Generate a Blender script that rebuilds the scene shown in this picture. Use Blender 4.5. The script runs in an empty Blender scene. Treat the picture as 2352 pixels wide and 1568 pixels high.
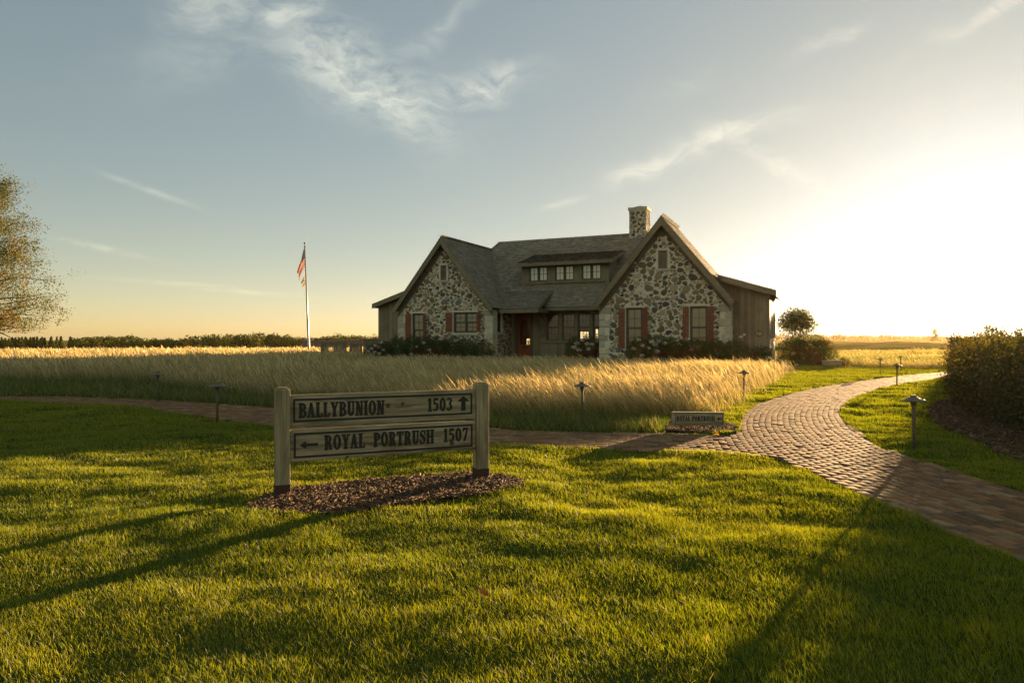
import bpy, bmesh, math, random
import numpy as np
from mathutils import Vector, Matrix
from mathutils.geometry import tessellate_polygon
random.seed(7); R = np.random.default_rng(11)
S = bpy.context.scene; COL = S.collection
F = 1568.0; HY = 779.0; EYE = 1.6          # photograph: 24 mm lens, horizon row, eye height

# ---------------------------------------------------------------- camera, sky, sun, exposure
SUN_AZ, SUN_EL = math.radians(35.5), math.radians(4.7)
cd = bpy.data.cameras.new('camera'); cam = bpy.data.objects.new('camera', cd); COL.objects.link(cam)
cam.location = (0, 0, EYE); cam.rotation_euler = (math.pi/2, 0, 0)
cd.lens = 24; cd.sensor_width = 36; cd.shift_y = -0.0021; cd.clip_end = 6000; cd.clip_start = .05
S.camera = cam
S.view_settings.view_transform = 'Standard'; S.view_settings.look = 'None'
S.view_settings.exposure = 2.65; S.view_settings.gamma = 1
cy = S.cycles
cy.max_bounces = 7; cy.diffuse_bounces = 3; cy.glossy_bounces = 2; cy.transmission_bounces = 4; cy.transparent_max_bounces = 8
cy.caustics_reflective = False; cy.caustics_refractive = False; cy.use_denoising = True
S.render.use_persistent_data = False

sl = bpy.data.lights.new('sun', 'SUN'); sl.energy = 5.0; sl.angle = math.radians(.5); sl.color = (1, .66, .33)
so = bpy.data.objects.new('sun', sl); COL.objects.link(so)
sdir = Vector((math.sin(SUN_AZ)*math.cos(SUN_EL), math.cos(SUN_AZ)*math.cos(SUN_EL), math.sin(SUN_EL)))
so.rotation_euler = sdir.to_track_quat('Z', 'Y').to_euler(); so.location = (60, 80, 20)

class NT:
    """small helper to write node trees"""
    def __init__(s, tree): s.t = tree; s.t.nodes.clear()
    def n(s, typ, **kw):
        x = s.t.nodes.new(typ)
        for k, v in kw.items(): setattr(x, k, v)
        return x
    def put(s, sock, v):
        if v is None: return
        if isinstance(v, bpy.types.NodeSocket): s.t.links.new(v, sock)
        elif isinstance(v, (tuple, list)) and sock.type == 'RGBA' and len(v) == 3: sock.default_value = (*v, 1)
        else: sock.default_value = v
    def m(s, op, a, b=None, c=None, clamp=False):
        x = s.n('ShaderNodeMath', operation=op); x.use_clamp = clamp
        for i, v in enumerate((a, b, c)): s.put(x.inputs[i], v)
        return x.outputs[0]
    def mix(s, f, a, b, bt='MIX'):
        x = s.n('ShaderNodeMix', data_type='RGBA', blend_type=bt)
        s.put(x.inputs[0], f); s.put(x.inputs[6], a); s.put(x.inputs[7], b)
        return x.outputs[2]
    def noise(s, vec, scale, detail=4, rough=.55, dist=0):
        x = s.n('ShaderNodeTexNoise'); s.put(x.inputs['Vector'], vec)
        x.inputs['Scale'].default_value = scale; x.inputs['Detail'].default_value = detail
        x.inputs['Roughness'].default_value = rough; x.inputs['Distortion'].default_value = dist
        return x.outputs[0]
    def ramp(s, f, stops):
        x = s.n('ShaderNodeValToRGB'); s.put(x.inputs[0], f); e = x.color_ramp.elements
        while len(e) < len(stops): e.new(.5)
        for q, (p, c) in zip(e, stops):
            q.position = p; q.color = (*c, 1) if len(c) == 3 else c
        return x.outputs[0]
    def mrange(s, v, a, b, c=0., d=1., smooth=False):
        x = s.n('ShaderNodeMapRange'); x.interpolation_type = 'SMOOTHSTEP' if smooth else 'LINEAR'
        s.put(x.inputs[0], v)
        for i, q in enumerate((a, b, c, d)): s.put(x.inputs[i+1], q)
        return x.outputs[0]
    def mapping(s, vec, scale=(1, 1, 1), rot=(0, 0, 0), loc=(0, 0, 0)):
        x = s.n('ShaderNodeMapping'); s.put(x.inputs[0], vec)
        x.inputs['Scale'].default_value = scale; x.inputs['Rotation'].default_value = rot; x.inputs['Location'].default_value = loc
        return x.outputs[0]
    def objco(s): return s.n('ShaderNodeTexCoord').outputs['Object']
    def attr(s, name): return s.n('ShaderNodeAttribute', attribute_name=name).outputs['Color']
    def bump(s, h, strength=.5, dist=.02):
        x = s.n('ShaderNodeBump'); x.inputs['Strength'].default_value = strength; x.inputs['Distance'].default_value = dist
        s.put(x.inputs['Height'], h); return x.outputs[0]
    def bsdf(s, col, rough=.8, nor=None, metal=0., spec=.3):
        p = s.n('ShaderNodeBsdfPrincipled'); s.put(p.inputs['Base Color'], col); s.put(p.inputs['Roughness'], rough)
        p.inputs['Metallic'].default_value = metal; p.inputs['Specular IOR Level'].default_value = spec
        if nor is not None: s.put(p.inputs['Normal'], nor)
        return p.outputs[0]
    def out(s, sh): s.t.links.new(sh, s.n('ShaderNodeOutputMaterial').inputs[0])

# sky: Nishita with thin cirrus laid out by azimuth and elevation
w = bpy.data.worlds.new('World'); S.world = w; w.use_nodes = True
N = NT(w.node_tree)
sky = N.n('ShaderNodeTexSky', sky_type='NISHITA', sun_disc=False)
sky.sun_elevation = SUN_EL; sky.sun_rotation = SUN_AZ; sky.altitude = 100; sky.air_density = 1.0; sky.dust_density = 0.9; sky.ozone_density = 1.0
dirv = N.n('ShaderNodeTexCoord').outputs['Generated']
sx = N.n('ShaderNodeSeparateXYZ'); N.put(sx.inputs[0], dirv)
DEG = 180/math.pi
az = N.m('MULTIPLY', N.m('ARCTAN2', sx.outputs[0], sx.outputs[1]), DEG)
el = N.m('MULTIPLY', N.m('ARCSINE', sx.outputs[2]), DEG)
def px_ae(x, y): return math.degrees(math.atan((x-1176)/F)), math.degrees(math.atan((HY-y)/math.hypot(F, x-1176)))
cv = N.n('ShaderNodeCombineXYZ'); N.put(cv.inputs[0], az); N.put(cv.inputs[1], el)
warp = N.n('ShaderNodeTexNoise'); N.put(warp.inputs['Vector'], cv.outputs[0]); warp.inputs['Scale'].default_value = .16; warp.inputs['Detail'].default_value = 5
wv = N.n('ShaderNodeVectorMath', operation='MULTIPLY_ADD'); N.put(wv.inputs[0], warp.outputs['Color']); wv.inputs[1].default_value = (7, 4.5, 0); N.put(wv.inputs[2], cv.outputs[0])
ws = N.n('ShaderNodeSeparateXYZ'); N.put(ws.inputs[0], wv.outputs[0])
waz = N.m('SUBTRACT', ws.outputs[0], 3.5); wel = N.m('SUBTRACT', ws.outputs[1], 2.25)
# (pixel x, pixel y, half length, half width, tilt in degrees, strength)
CL = [(800, 150, 190, 75, -18, .95), (900, 200, 150, 65, -30, .95), (1080, 190, 140, 28, 6, .75), (1155, 172, 36, 20, 0, .95),
      (930, 275, 75, 26, -10, .6), (500, 5, 90, 45, 10, .75), (655, 32, 85, 32, 14, .9), (1010, 70, 120, 22, 38, .38), (560, 100, 230, 60, 20, .25),
      (1480, 375, 90, 22, 20, .5), (1650, 320, 140, 28, 12, .6), (1760, 375, 120, 20, -25, .4), (345, 438, 85, 7, -16, .42), (230, 568, 85, 8, -11, .38),
      (1915, 92, 60, 14, 22, .5), (2260, 28, 120, 20, 22, .5), (400, 650, 120, 5, -2, .2), (590, 672, 130, 5, -3, .2), (1300, 465, 60, 8, 12, .3), (1560, 190, 60, 30, 30, .12)]
mask = None
for x, y, a, b, t, k in CL:
    ca, ce = px_ae(x, y); s_ = math.degrees(1/F)*math.cos(math.radians(ca)); A, B = a*s_, b*s_; T = math.radians(t)
    thin = b < 12                                                        # ice streaks stay straight
    dx = N.m('SUBTRACT', az if thin else waz, ca); dy = N.m('SUBTRACT', el if thin else wel, ce)
    p = N.m('ADD', N.m('MULTIPLY', dx, math.cos(T)/A), N.m('MULTIPLY', dy, math.sin(T)/A))
    q = N.m('ADD', N.m('MULTIPLY', dx, -math.sin(T)/B), N.m('MULTIPLY', dy, math.cos(T)/B))
    r2 = N.m('ADD', N.m('MULTIPLY', p, p), N.m('MULTIPLY', q, q))
    g = N.m('MULTIPLY', N.m('EXPONENT', N.m('MULTIPLY', r2, -1.1)), k)
    mask = g if mask is None else N.m('MAXIMUM', mask, g)
fib = N.noise(N.mapping(wv.outputs[0], (.16, .42, 1), (0, 0, .3)), 1.0, 9, .62, 1.2)
fine = N.noise(N.mapping(wv.outputs[0], (.5, 1.5, 1), (0, 0, .35)), 1.0, 6, .65, .6)
dens = N.m('MULTIPLY', mask, N.mrange(N.m('ADD', N.m('MULTIPLY', fib, .65), N.m('MULTIPLY', fine, .35)), .36, .58), clamp=True)
SKYK = 0.06
hz = N.m('EXPONENT', N.m('MULTIPLY', N.m('MAXIMUM', el, 0.), -1/4.5))       # pale warm band of the horizon
gm = N.n('ShaderNodeGamma'); N.put(gm.inputs[0], N.mix(1.0, sky.outputs[0], (.1, .1, .1), 'MULTIPLY')); gm.inputs[1].default_value = .57
sc_ = .99/SKYK/2**2.65
bw = N.n('ShaderNodeRGBToBW'); N.put(bw.inputs[0], gm.outputs[0])
soft = N.mix(N.mrange(bw.outputs[0], .38, 1.0, .12, .78), gm.outputs[0], bw.outputs[0])     # brighter sky tones mixed towards grey
hz = N.m('MULTIPLY', hz, N.mrange(sx.outputs[1], -.5, .3, .15, 1.))
cmp_ = N.m('DIVIDE', 1., N.m('ADD', 1., N.m('MULTIPLY', bw.outputs[0], .20)))
soft = N.mix(1.0, soft, cmp_, 'MULTIPLY')
skc = N.mix(1.0, soft, N.mix(hz, (sc_*1.0, sc_*1.09, sc_*1.10), (sc_*2.02, sc_*1.95, sc_*1.66)), 'MULTIPLY')
back = N.m('MULTIPLY', N.mrange(sx.outputs[1], .15, -.75, 0., 1., True), N.mrange(el, 3., 22., 0., 1., True))                            # added fill: sky behind the viewer brightened, no cloud drawn there
skc = N.mix(1.0, skc, N.mix(back, (1, 1, 1), (3.7, 3.2, 2.4)), 'MULTIPLY')
bright = N.mix(1.0, skc, (1.35, 1.25, 1.12), 'MULTIPLY')
cl_col = N.mix(1.0, bright, (.34*sc_, .30*sc_, .225*sc_), 'ADD')
fin = N.mix(dens, skc, cl_col)
bg = N.n('ShaderNodeBackground'); N.put(bg.inputs[0], fin); bg.inputs[1].default_value = SKYK
N.t.links.new(bg.outputs[0], N.n('ShaderNodeOutputWorld').inputs[0])

# ---------------------------------------------------------------- helpers
def smooth(a, b, x):
    t = np.clip((x-a)/(b-a), 0, 1); return t*t*(3-2*t)
def vnoise(x, y, seed=0):
    x = np.asarray(x, float); y = np.asarray(y, float)
    xi = np.floor(x).astype(np.int64); yi = np.floor(y).astype(np.int64); fx = x-xi; fy = y-yi
    fx = fx*fx*(3-2*fx); fy = fy*fy*(3-2*fy)
    def h(i, j):
        n = (i*374761393+j*668265263+seed*974711) & 0xffffffff
        n = ((n ^ (n >> 13))*1274126177) & 0xffffffff
        return ((n ^ (n >> 16)) & 0xffff)/65535.
    return (h(xi, yi)*(1-fx)+h(xi+1, yi)*fx)*(1-fy)+(h(xi, yi+1)*(1-fx)+h(xi+1, yi+1)*fx)*fy
def fbm(x, y, seed=0, o=3):
    return sum(vnoise(x*2**i, y*2**i, seed+i)*.5**i for i in range(o))/sum(.5**i for i in range(o))
def inpoly(px, py, poly):
    res = np.zeros(px.shape, bool); n = len(poly)
    for i in range(n):
        x0, y0 = poly[i]; x1, y1 = poly[(i+1) % n]
        if y0 == y1: continue
        c = ((y0 > py) != (y1 > py)) & (px < (x1-x0)*(py-y0)/(y1-y0)+x0); res ^= c
    return res
def g(x, y, z=0.):
    d = (EYE-z)*F/(y-HY); return ((x-1176)/F*d, d)
def at(x, d): return (x-1176)/F*d
TH = math.radians(24.41); KH = 1.36; HX, HYY = -3.487, 35.0        # the cottage is laid out at unit scale and enlarged KH times
U = np.array([math.cos(TH), -math.sin(TH)]); V = np.array([math.sin(TH), math.cos(TH)])
def toloc(x, y):
    dx = np.asarray(x)/KH-HX; dy = np.asarray(y)/KH-HYY
    return dx*U[0]+dy*U[1], dx*V[0]+dy*V[1]
def toworld(u, v): return KH*(HX+u*U[0]+v*V[0]), KH*(HYY+u*U[1]+v*V[1])
def zk(z): return EYE+(z-EYE)*KH
def u_at(x, v):
    k = (x-1176)/F; qx, qy = HX+v*V[0], HYY+v*V[1]
    return (k*qy-qx)/(U[0]-k*U[1])
def hgt(x, y):
    """ground height"""
    x = np.asarray(x, float); y = np.asarray(y, float)
    h = np.zeros(np.broadcast(x, y).shape)
    d = np.hypot(x, y)
    a = np.degrees(np.arctan2(x, y))
    far = smooth(52, 140, d)*smooth(6, 22, a)*(a < 100)
    h = h+far*(.95*np.sin(d/19.+x/37.)*np.sin(x/23.+y/61.)+.45*np.sin(x/11.-y/23.)-.35)
    h = h-smooth(60, 260, d)*4.2*(1-smooth(0, 25, a))-smooth(300, 900, d)*smooth(5, 22, a)*1.5
    return h
def lawn_bump(x, y):
    return .062*(fbm(x*1.1, y*1.5, 3, 3)-.5)*2

def link(o, parent=None):
    COL.objects.link(o)
    if parent is not None: o.parent = parent
    return o
def tag(o, label=None, cat=None, group=None, kind=None):
    if label: o['label'] = label
    if cat: o['category'] = cat
    if group: o['group'] = group
    if kind: o['kind'] = kind
    return o
def empty(name, loc=(0, 0, 0), rz=0., label=None, cat=None, group=None):
    o = bpy.data.objects.new(name, None); o.empty_display_size = .2; link(o)
    o.location = loc; o.rotation_euler = (0, 0, rz); return tag(o, label, cat, group)
def copy_tree(o, parent=None):
    c = o.copy(); COL.objects.link(c); c.parent = parent
    for ch in list(o.children): copy_tree(ch, c)
    return c
def npmesh(name, verts, polys, mat, parent=None, col=None, smooth_=False):
    """verts (n,3); polys list of int arrays (m,k); col per vertex rgb"""
    me = bpy.data.meshes.new(name); verts = np.ascontiguousarray(verts, np.float32)
    me.vertices.add(len(verts)); me.vertices.foreach_set('co', verts.ravel())
    idx = np.concatenate([p.ravel() for p in polys]).astype(np.int32)
    ln = np.concatenate([np.full(len(p), p.shape[1], np.int32) for p in polys])
    st = np.concatenate([[0], np.cumsum(ln)[:-1]]).astype(np.int32)
    me.loops.add(len(idx)); me.loops.foreach_set('vertex_index', idx)
    me.polygons.add(len(ln)); me.polygons.foreach_set('loop_start', st); me.polygons.foreach_set('loop_total', ln)
    if smooth_: me.polygons.foreach_set('use_smooth', np.ones(len(ln), bool))
    if col is not None:
        a = me.attributes.new('tone', 'FLOAT_COLOR', 'POINT'); c = np.ones((len(verts), 4), np.float32); c[:, :3] = col
        a.data.foreach_set('color', c.ravel())
    me.update(calc_edges=True); me.validate()
    if mat: me.materials.append(mat)
    return link(bpy.data.objects.new(name, me), parent)

class MB:
    """collects solid shapes into one mesh"""
    def __init__(s): s.v = []; s.f = []; s.c = []; s.tone = (1, 1, 1)
    def add(s, vs, fs):
        o = len(s.v); s.v += [tuple(p) for p in vs]; s.c += [s.tone]*len(vs); s.f += [tuple(i+o for i in f) for f in fs]; return s
    def box(s, a, b):
        (x0, y0, z0), (x1, y1, z1) = a, b
        return s.add([(x0, y0, z0), (x1, y0, z0), (x1, y1, z0), (x0, y1, z0), (x0, y0, z1), (x1, y0, z1), (x1, y1, z1), (x0, y1, z1)],
                     [(0, 3, 2, 1), (4, 5, 6, 7), (0, 1, 5, 4), (1, 2, 6, 5), (2, 3, 7, 6), (3, 0, 4, 7)])
    def bar(s, p, q, wd, th, up=(0, 0, 1)):
        """beam from p to q; wd measured along 'up', th across"""
        p, q, up = Vector(p), Vector(q), Vector(up); d = (q-p).normalized(); sd = d.cross(up).normalized(); u2 = sd.cross(d).normalized()
        c = [sd*(i*th/2)+u2*(j*wd/2) for i, j in ((-1, -1), (1, -1), (1, 1), (-1, 1))]
        return s.add([p+k for k in c]+[q+k for k in c], [(3, 2, 1, 0), (4, 5, 6, 7), (0, 1, 5, 4), (1, 2, 6, 5), (2, 3, 7, 6), (3, 0, 4, 7)])
    def prism(s, pts, d):
        """planar polygon pts extruded by vector d"""
        n = len(pts); d = Vector(d); P = [Vector(p) for p in pts]
        return s.add(P+[p+d for p in P], [tuple(range(n))[::-1], tuple(range(n, 2*n))]+[(i, (i+1) % n, n+(i+1) % n, n+i) for i in range(n)])
    def lathe(s, prof, seg=20, c=(0, 0, 0), axis=None):
        vs = []; fs = []
        for r, z in prof:
            for k in range(seg): t = 2*math.pi*k/seg; vs.append((c[0]+r*math.cos(t), c[1]+r*math.sin(t), c[2]+z))
        for i in range(len(prof)-1):
            for k in range(seg): a, b = i*seg+k, i*seg+(k+1) % seg; fs.append((a, b, b+seg, a+seg))
        fs.append(tuple(range(seg))[::-1]); fs.append(tuple(range((len(prof)-1)*seg, len(prof)*seg)))
        return s.add(vs, fs)
    def tube(s, pts, rad, seg=6):
        vs = []; fs = []; P = [Vector(p) for p in pts]; n = len(P)
        for i, p in enumerate(P):
            d = (P[min(i+1, n-1)]-P[max(i-1, 0)]).normalized(); a = d.cross(Vector((.31, .77, .11)) if abs(d.z) > .9 else Vector((0, 0, 1))).normalized(); b = d.cross(a)
            r = rad[i] if hasattr(rad, '__len__') else rad
            for k in range(seg): t = 2*math.pi*k/seg; vs.append(p+a*(r*math.cos(t))+b*(r*math.sin(t)))
        for i in range(n-1):
            for k in range(seg): q, e = i*seg+k, i*seg+(k+1) % seg; fs.append((q, e, e+seg, q+seg))
        fs.append(tuple(range(seg))[::-1]); fs.append(tuple(range((n-1)*seg, n*seg)))
        return s.add(vs, fs)
    def build(s, name, mat, parent=None, bevel=0., smooth_=False):
        me = bpy.data.meshes.new(name); me.from_pydata(s.v, [], s.f)
        a = me.attributes.new('tone', 'FLOAT_COLOR', 'POINT'); c = np.ones((len(s.v), 4), np.float32); c[:, :3] = s.c; a.data.foreach_set('color', c.ravel())
        bm = bmesh.new(); bm.from_mesh(me); bmesh.ops.recalc_face_normals(bm, faces=bm.faces)
        if bevel: bmesh.ops.bevel(bm, geom=bm.edges[:], offset=bevel, segments=1, affect='EDGES', profile=.5)
        bm.to_mesh(me); bm.free()
        if smooth_: me.polygons.foreach_set('use_smooth', np.ones(len(me.polygons), bool))
        me.materials.append(mat); return link(bpy.data.objects.new(name, me), parent)

# ---------------------------------------------------------------- materials
def newmat(name):
    m = bpy.data.materials.new(name); m.use_nodes = True; return m, NT(m.node_tree)
def plain(name, col, rough=.7, metal=0., var=.25, scale=8, spec=.3, bump=.2):
    m, n = newmat(name); co = n.objco(); f = n.noise(co, scale, 5, .6)
    lo = tuple(c*(1-var) for c in col); hi = tuple(min(1, c*(1+var)) for c in col)
    n.out(n.bsdf(n.ramp(f, [(.3, lo), (.7, hi)]), n.mrange(f, 0, 1, rough-.1, min(1, rough+.1)), n.bump(f, bump, .01), metal, spec)); return m
def wood(name, lo, hi, axis=2, rough=.85, tone=False, gscale=1., knots=False):
    """weathered wood with grain along an axis (0,1,2)"""
    m, n = newmat(name); co = n.objco(); sc = [38*gscale]*3; sc[axis] = 2.2*gscale
    f = n.noise(n.mapping(co, tuple(sc)), 1, 6, .65, .4); big = n.noise(co, 1.7, 4, .6)
    c = n.ramp(f, [(.28, lo), (.72, hi)])
    c = n.mix(n.mrange(big, .35, .7), c, n.mix(1., c, (.72, .74, .7), 'MULTIPLY'))
    if tone: c = n.mix(1., c, n.attr('tone'), 'MULTIPLY')
    n.out(n.bsdf(c, rough, n.bump(f, .35, .006), 0, .2)); return m
M = {}
M['boards'] = wood('weathered_boards', (.11, .092, .06), (.19, .16, .11), 2, tone=True)
M['trim'] = wood('weathered_trim', (.105, .086, .055), (.175, .145, .095), 0, tone=True)
M['frame'] = plain('bronze_window_paint', (.05, .043, .032), .6)
M['shingle'] = wood('cedar_shingle', (.115, .10, .078), (.23, .205, .165), 1, .9, True, .8)
def weathered(name, axis, lo, hi):
    m, n = newmat(name); co = n.objco(); sc = [60]*3; sc[axis] = 2.0; sc2 = [9]*3; sc2[axis] = .9
    f = n.noise(n.mapping(co, tuple(sc)), 1, 7, .7, .5); b = n.noise(n.mapping(co, tuple(sc2)), 1, 5, .6, .8); st = n.noise(n.mapping(co, tuple(k*.8 for k in sc2), (0, 0, 0), (3, 5, 1)), 1, 4, .65)
    c = n.ramp(f, [(.22, lo), (.5, tuple((p+q)/2 for p, q in zip(lo, hi))), (.75, hi)])
    c = n.mix(n.mrange(b, .36, .62), n.mix(1., c, (.48, .47, .41), 'MULTIPLY'), c)
    c = n.mix(n.mrange(st, .56, .68), c, n.mix(1., c, (.30, .27, .21), 'MULTIPLY'))
    n.out(n.bsdf(c, .9, n.bump(f, .6, .004), 0, .15)); return m
M['signwood'] = weathered('sign_wood', 0, (.115, .09, .055), (.40, .33, .215))
M['postwood'] = weathered('post_wood', 2, (.115, .09, .05), (.38, .315, .195))
M['paint'] = plain('black_sign_paint', (.012, .011, .009), .65)
M['rust'] = plain('rusty_post_sleeve', (.036, .015, .009), .8)
M['shutter'] = wood('red_shutter', (.115, .043, .023), (.18, .068, .037), 2, .8)
M['doorwood'] = wood('red_stained_door', (.13, .033, .010), (.22, .06, .018), 2, .5)
M['bronze'] = plain('aged_bronze', (.10, .08, .055), .55, .35, .3, 20)
M['limestone'] = plain('limestone', (.36, .325, .24), .9, 0, .22, 5, .2, .6)
M['metal'] = plain('lead_flashing', (.10, .10, .10), .5, .5)
M['white'] = plain('white_metal_pole', (.30, .285, .25), .35, .2, .08, 6, .5)
M['gold'] = plain('gold_leaf', (.5, .33, .08), .4, .6)
M['interior'] = plain('interior_plaster', (.28, .2, .12), .9)
M['blind'] = plain('pale_blind', (.34, .32, .21), .8, 0, .06)
M['shade'] = plain('pale_window_shade', (.84, .88, .64), .8, 0, .04)
M['dark'] = plain('shadowed_slot', (.02, .018, .015), .9)
M['barnroof'] = wood('rusty_roof', (.10, .05, .035), (.2, .11, .08), 1, .8)
M['rock'] = plain('grey_rock', (.2, .19, .16), .9, 0, .4, 4)

def glassmat():
    m, n = newmat('window_glass'); fr = n.n('ShaderNodeFresnel'); fr.inputs[0].default_value = 1.5
    tr = n.n('ShaderNodeBsdfTransparent'); tr.inputs[0].default_value = (.95, .95, .92, 1)
    gl = n.n('ShaderNodeBsdfGlossy'); gl.inputs['Roughness'].default_value = .02
    mx = n.n('ShaderNodeMixShader'); n.put(mx.inputs[0], n.m('MULTIPLY', fr.outputs[0], 1.3)); n.put(mx.inputs[1], tr.outputs[0]); n.put(mx.inputs[2], gl.outputs[0])
    n.out(mx.outputs[0]); return m
M['glass'] = glassmat()

def leafmat(name, trans=.45, gloss=.05, rough=.4, tint=(1.45, 1.3, .5)):
    m, n = newmat(name); c = n.attr('tone')
    d = n.n('ShaderNodeBsdfDiffuse'); n.put(d.inputs[0], c)
    t = n.n('ShaderNodeBsdfTranslucent'); n.put(t.inputs[0], n.mix(1., c, tint, 'MULTIPLY'))
    mx = n.n('ShaderNodeMixShader'); mx.inputs[0].default_value = trans; n.put(mx.inputs[1], d.outputs[0]); n.put(mx.inputs[2], t.outputs[0])
    gl = n.n('ShaderNodeBsdfGlossy'); gl.inputs['Roughness'].default_value = rough
    m2 = n.n('ShaderNodeMixShader'); m2.inputs[0].default_value = gloss; n.put(m2.inputs[1], mx.outputs[0]); n.put(m2.inputs[2], gl.outputs[0])
    n.out(m2.outputs[0]); return m
M['grass'] = leafmat('grass_blades', .58, .02, .45)
M['straw'] = leafmat('dry_fescue', .5, .03, .4, (1.12, 1.02, .80))
M['leaf'] = leafmat('leaves', .45, .018, .55)
M['farleaf'] = leafmat('far_leaves', .10, 0, .6)
M['bark'] = plain('bark', (.09, .07, .05), .9, 0, .4, 14)
M['petal'] = leafmat('white_petals', .35, .02, .4, (1, .95, .8))

def groundmat():
    m, n = newmat('ground_cover'); geo = n.n('ShaderNodeNewGeometry').outputs['Position']
    a = n.noise(geo, .9, 6, .65); b = n.noise(n.mapping(geo, (.05, .12, .1)), 1, 5, .6); f = n.noise(geo, 14, 4, .7)
    near = n.ramp(a, [(.3, (.022, .034, .008)), (.7, (.045, .062, .014))])
    far = n.ramp(b, [(.32, (.035, .052, .012)), (.48, (.13, .11, .035)), (.56, (.05, .066, .016)), (.7, (.11, .105, .03))])
    ln = n.n('ShaderNodeVectorMath', operation='LENGTH'); n.put(ln.inputs[0], geo)
    c = n.mix(n.mrange(ln.outputs['Value'], 35, 60), near, far)
    df = n.n('ShaderNodeBsdfDiffuse'); n.put(df.inputs[0], c); n.put(df.inputs['Normal'], n.bump(n.m('ADD', f, n.m('MULTIPLY', a, 2.)), .7, .06)); n.out(df.outputs[0]); return m
M['ground'] = groundmat()
def tonemat(name, rough=.9, scale=30, spec=.25, lo=.75, hi=1.2, base=(1, 1, 1)):
    m, n = newmat(name); f = n.noise(n.objco(), scale, 5, .65); c = n.mix(1., n.mix(1., n.attr('tone'), base, 'MULTIPLY'), n.ramp(f, [(.25, (lo,)*3), (.75, (hi,)*3)]), 'MULTIPLY')
    n.out(n.bsdf(c, rough, n.bump(f, .5, .008), 0, spec)); return m
M['brick'] = tonemat('paving_brick', .9, 22, .03)
M['chips'] = tonemat('bark_chips', .85, 25, .2)
M['stone'] = tonemat('fieldstone_masonry', .92, 16, .15, .72, 1.22)
M['limestone'] = tonemat('limestone', .92, 9, .15, .72, 1.2, (.315, .285, .215))
M['flag'] = leafmat('flag_cloth', .16, .0, .4, (1, .9, .8))

# ---------------------------------------------------------------- ground plan read from the photograph
NEAR = [g(*p) for p in ((-500, 924), (-200, 921), (0, 921), (177, 926), (314, 936), (437, 952), (546, 968.6), (628, 980), (780, 1000), (950, 1015), (1122, 1024.5), (1212, 1026.4), (1333, 1029), (1454, 1034), (1575, 1038.5), (1696, 1044.6), (1784, 1053), (1861, 1086), (1964, 1132), (2067, 1174), (2145, 1207), (2248, 1251), (2352, 1290), (2700, 1420))]
FARL = [g(*p) for p in ((-500, 912), (-200, 911), (0, 911.5), (150, 911.5), (273, 915), (382, 921), (500, 927.7), (628, 937), (800, 957), (960, 972), (1122, 985), (1212, 990), (1333, 993.7), (1522, 997), (1672, 998.5), (1699, 994))]
INNR = [g(*p) for p in ((1706, 970), (1715, 950), (1731, 933.4), (1769, 918.3), (1815, 906), (1853, 895.5), (1924, 882.8), (1997, 872.8), (2070, 863.7), (2142, 856.5), (2210, 850))]
OUTR = [g(*p) for p in ((2250, 858), (2170, 867.4), (2106, 876.5), (2060, 883.7), (2015, 893.7), (1969, 910), (1942, 928), (1928, 946.5), (1938, 968), (1978, 999), (2020, 1029), (2093, 1053), (2196, 1086), (2273, 1109.5), (2352, 1135), (2700, 1235))]
PATH = FARL+INNR+OUTR+NEAR[::-1]
LEFTB = FARL[:-1]+NEAR[:15][::-1]
SIGNBED = [g(*p) for p in ((566, 1168), (600, 1152), (640, 1137), (700, 1124), (800, 1112), (920, 1101), (1060, 1092), (1150, 1097), (1205, 1108), (1190, 1124), (1100, 1143), (960, 1160), (850, 1178), (760, 1189), (650, 1187), (590, 1180))]
LOWBED = [g(*p) for p in ((1525, 978), (1560, 972), (1640, 972), (1680, 975), (1700, 984), (1694, 993), (1660, 996), (1560, 994), (1530, 990))]
HEDGEBED = [g(*p) for p in ((2131, 939), (2150, 926), (2190, 914), (2300, 920), (2500, 930))]+[(13., 9.6)]+[g(*p) for p in ((2500, 1095), (2352, 1062), (2290, 1042), (2230, 1010), (2170, 985), (2135, 960))]
MEAD = [g(*p) for p in ((-900, 866), (-300, 868), (0, 872), (350, 880), (520, 903), (700, 924), (1000, 945), (1200, 955), (1500, 957), (1640, 954), (1658, 946), (1700, 906), (1790, 868))]+[g(1812, 850), (14.2, 37.)]+[toworld(u, -3.1) for u in (13.5, 8.3)]+[toworld(u, v) for u, v in ((8.0, -.6), (4.5, -.6), (2.6, -1.9), (-4.5, -1.9), (-6.5, .5), (-6.5, 4.5), (-6, 12))]+[(8, 74), (4, 125), (-110, 125)]
ROUGHFAR = [g(1945, 842), g(2060, 845), g(2180, 847), (34, 37), (80, 66), (70, 118), (22, 100), (19, 46)]
HOUSEZ = [toworld(u, v) for u, v in ((-5, 1), (-2.9, 1), (-2.9, -.1), (2.9, -.1), (2.9, 2.2), (8.7, 2.2), (8.7, -1.5), (14.3, -1.5), (14.3, -.8), (15.8, -.8), (15.8, 10), (-5, 10))]

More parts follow.
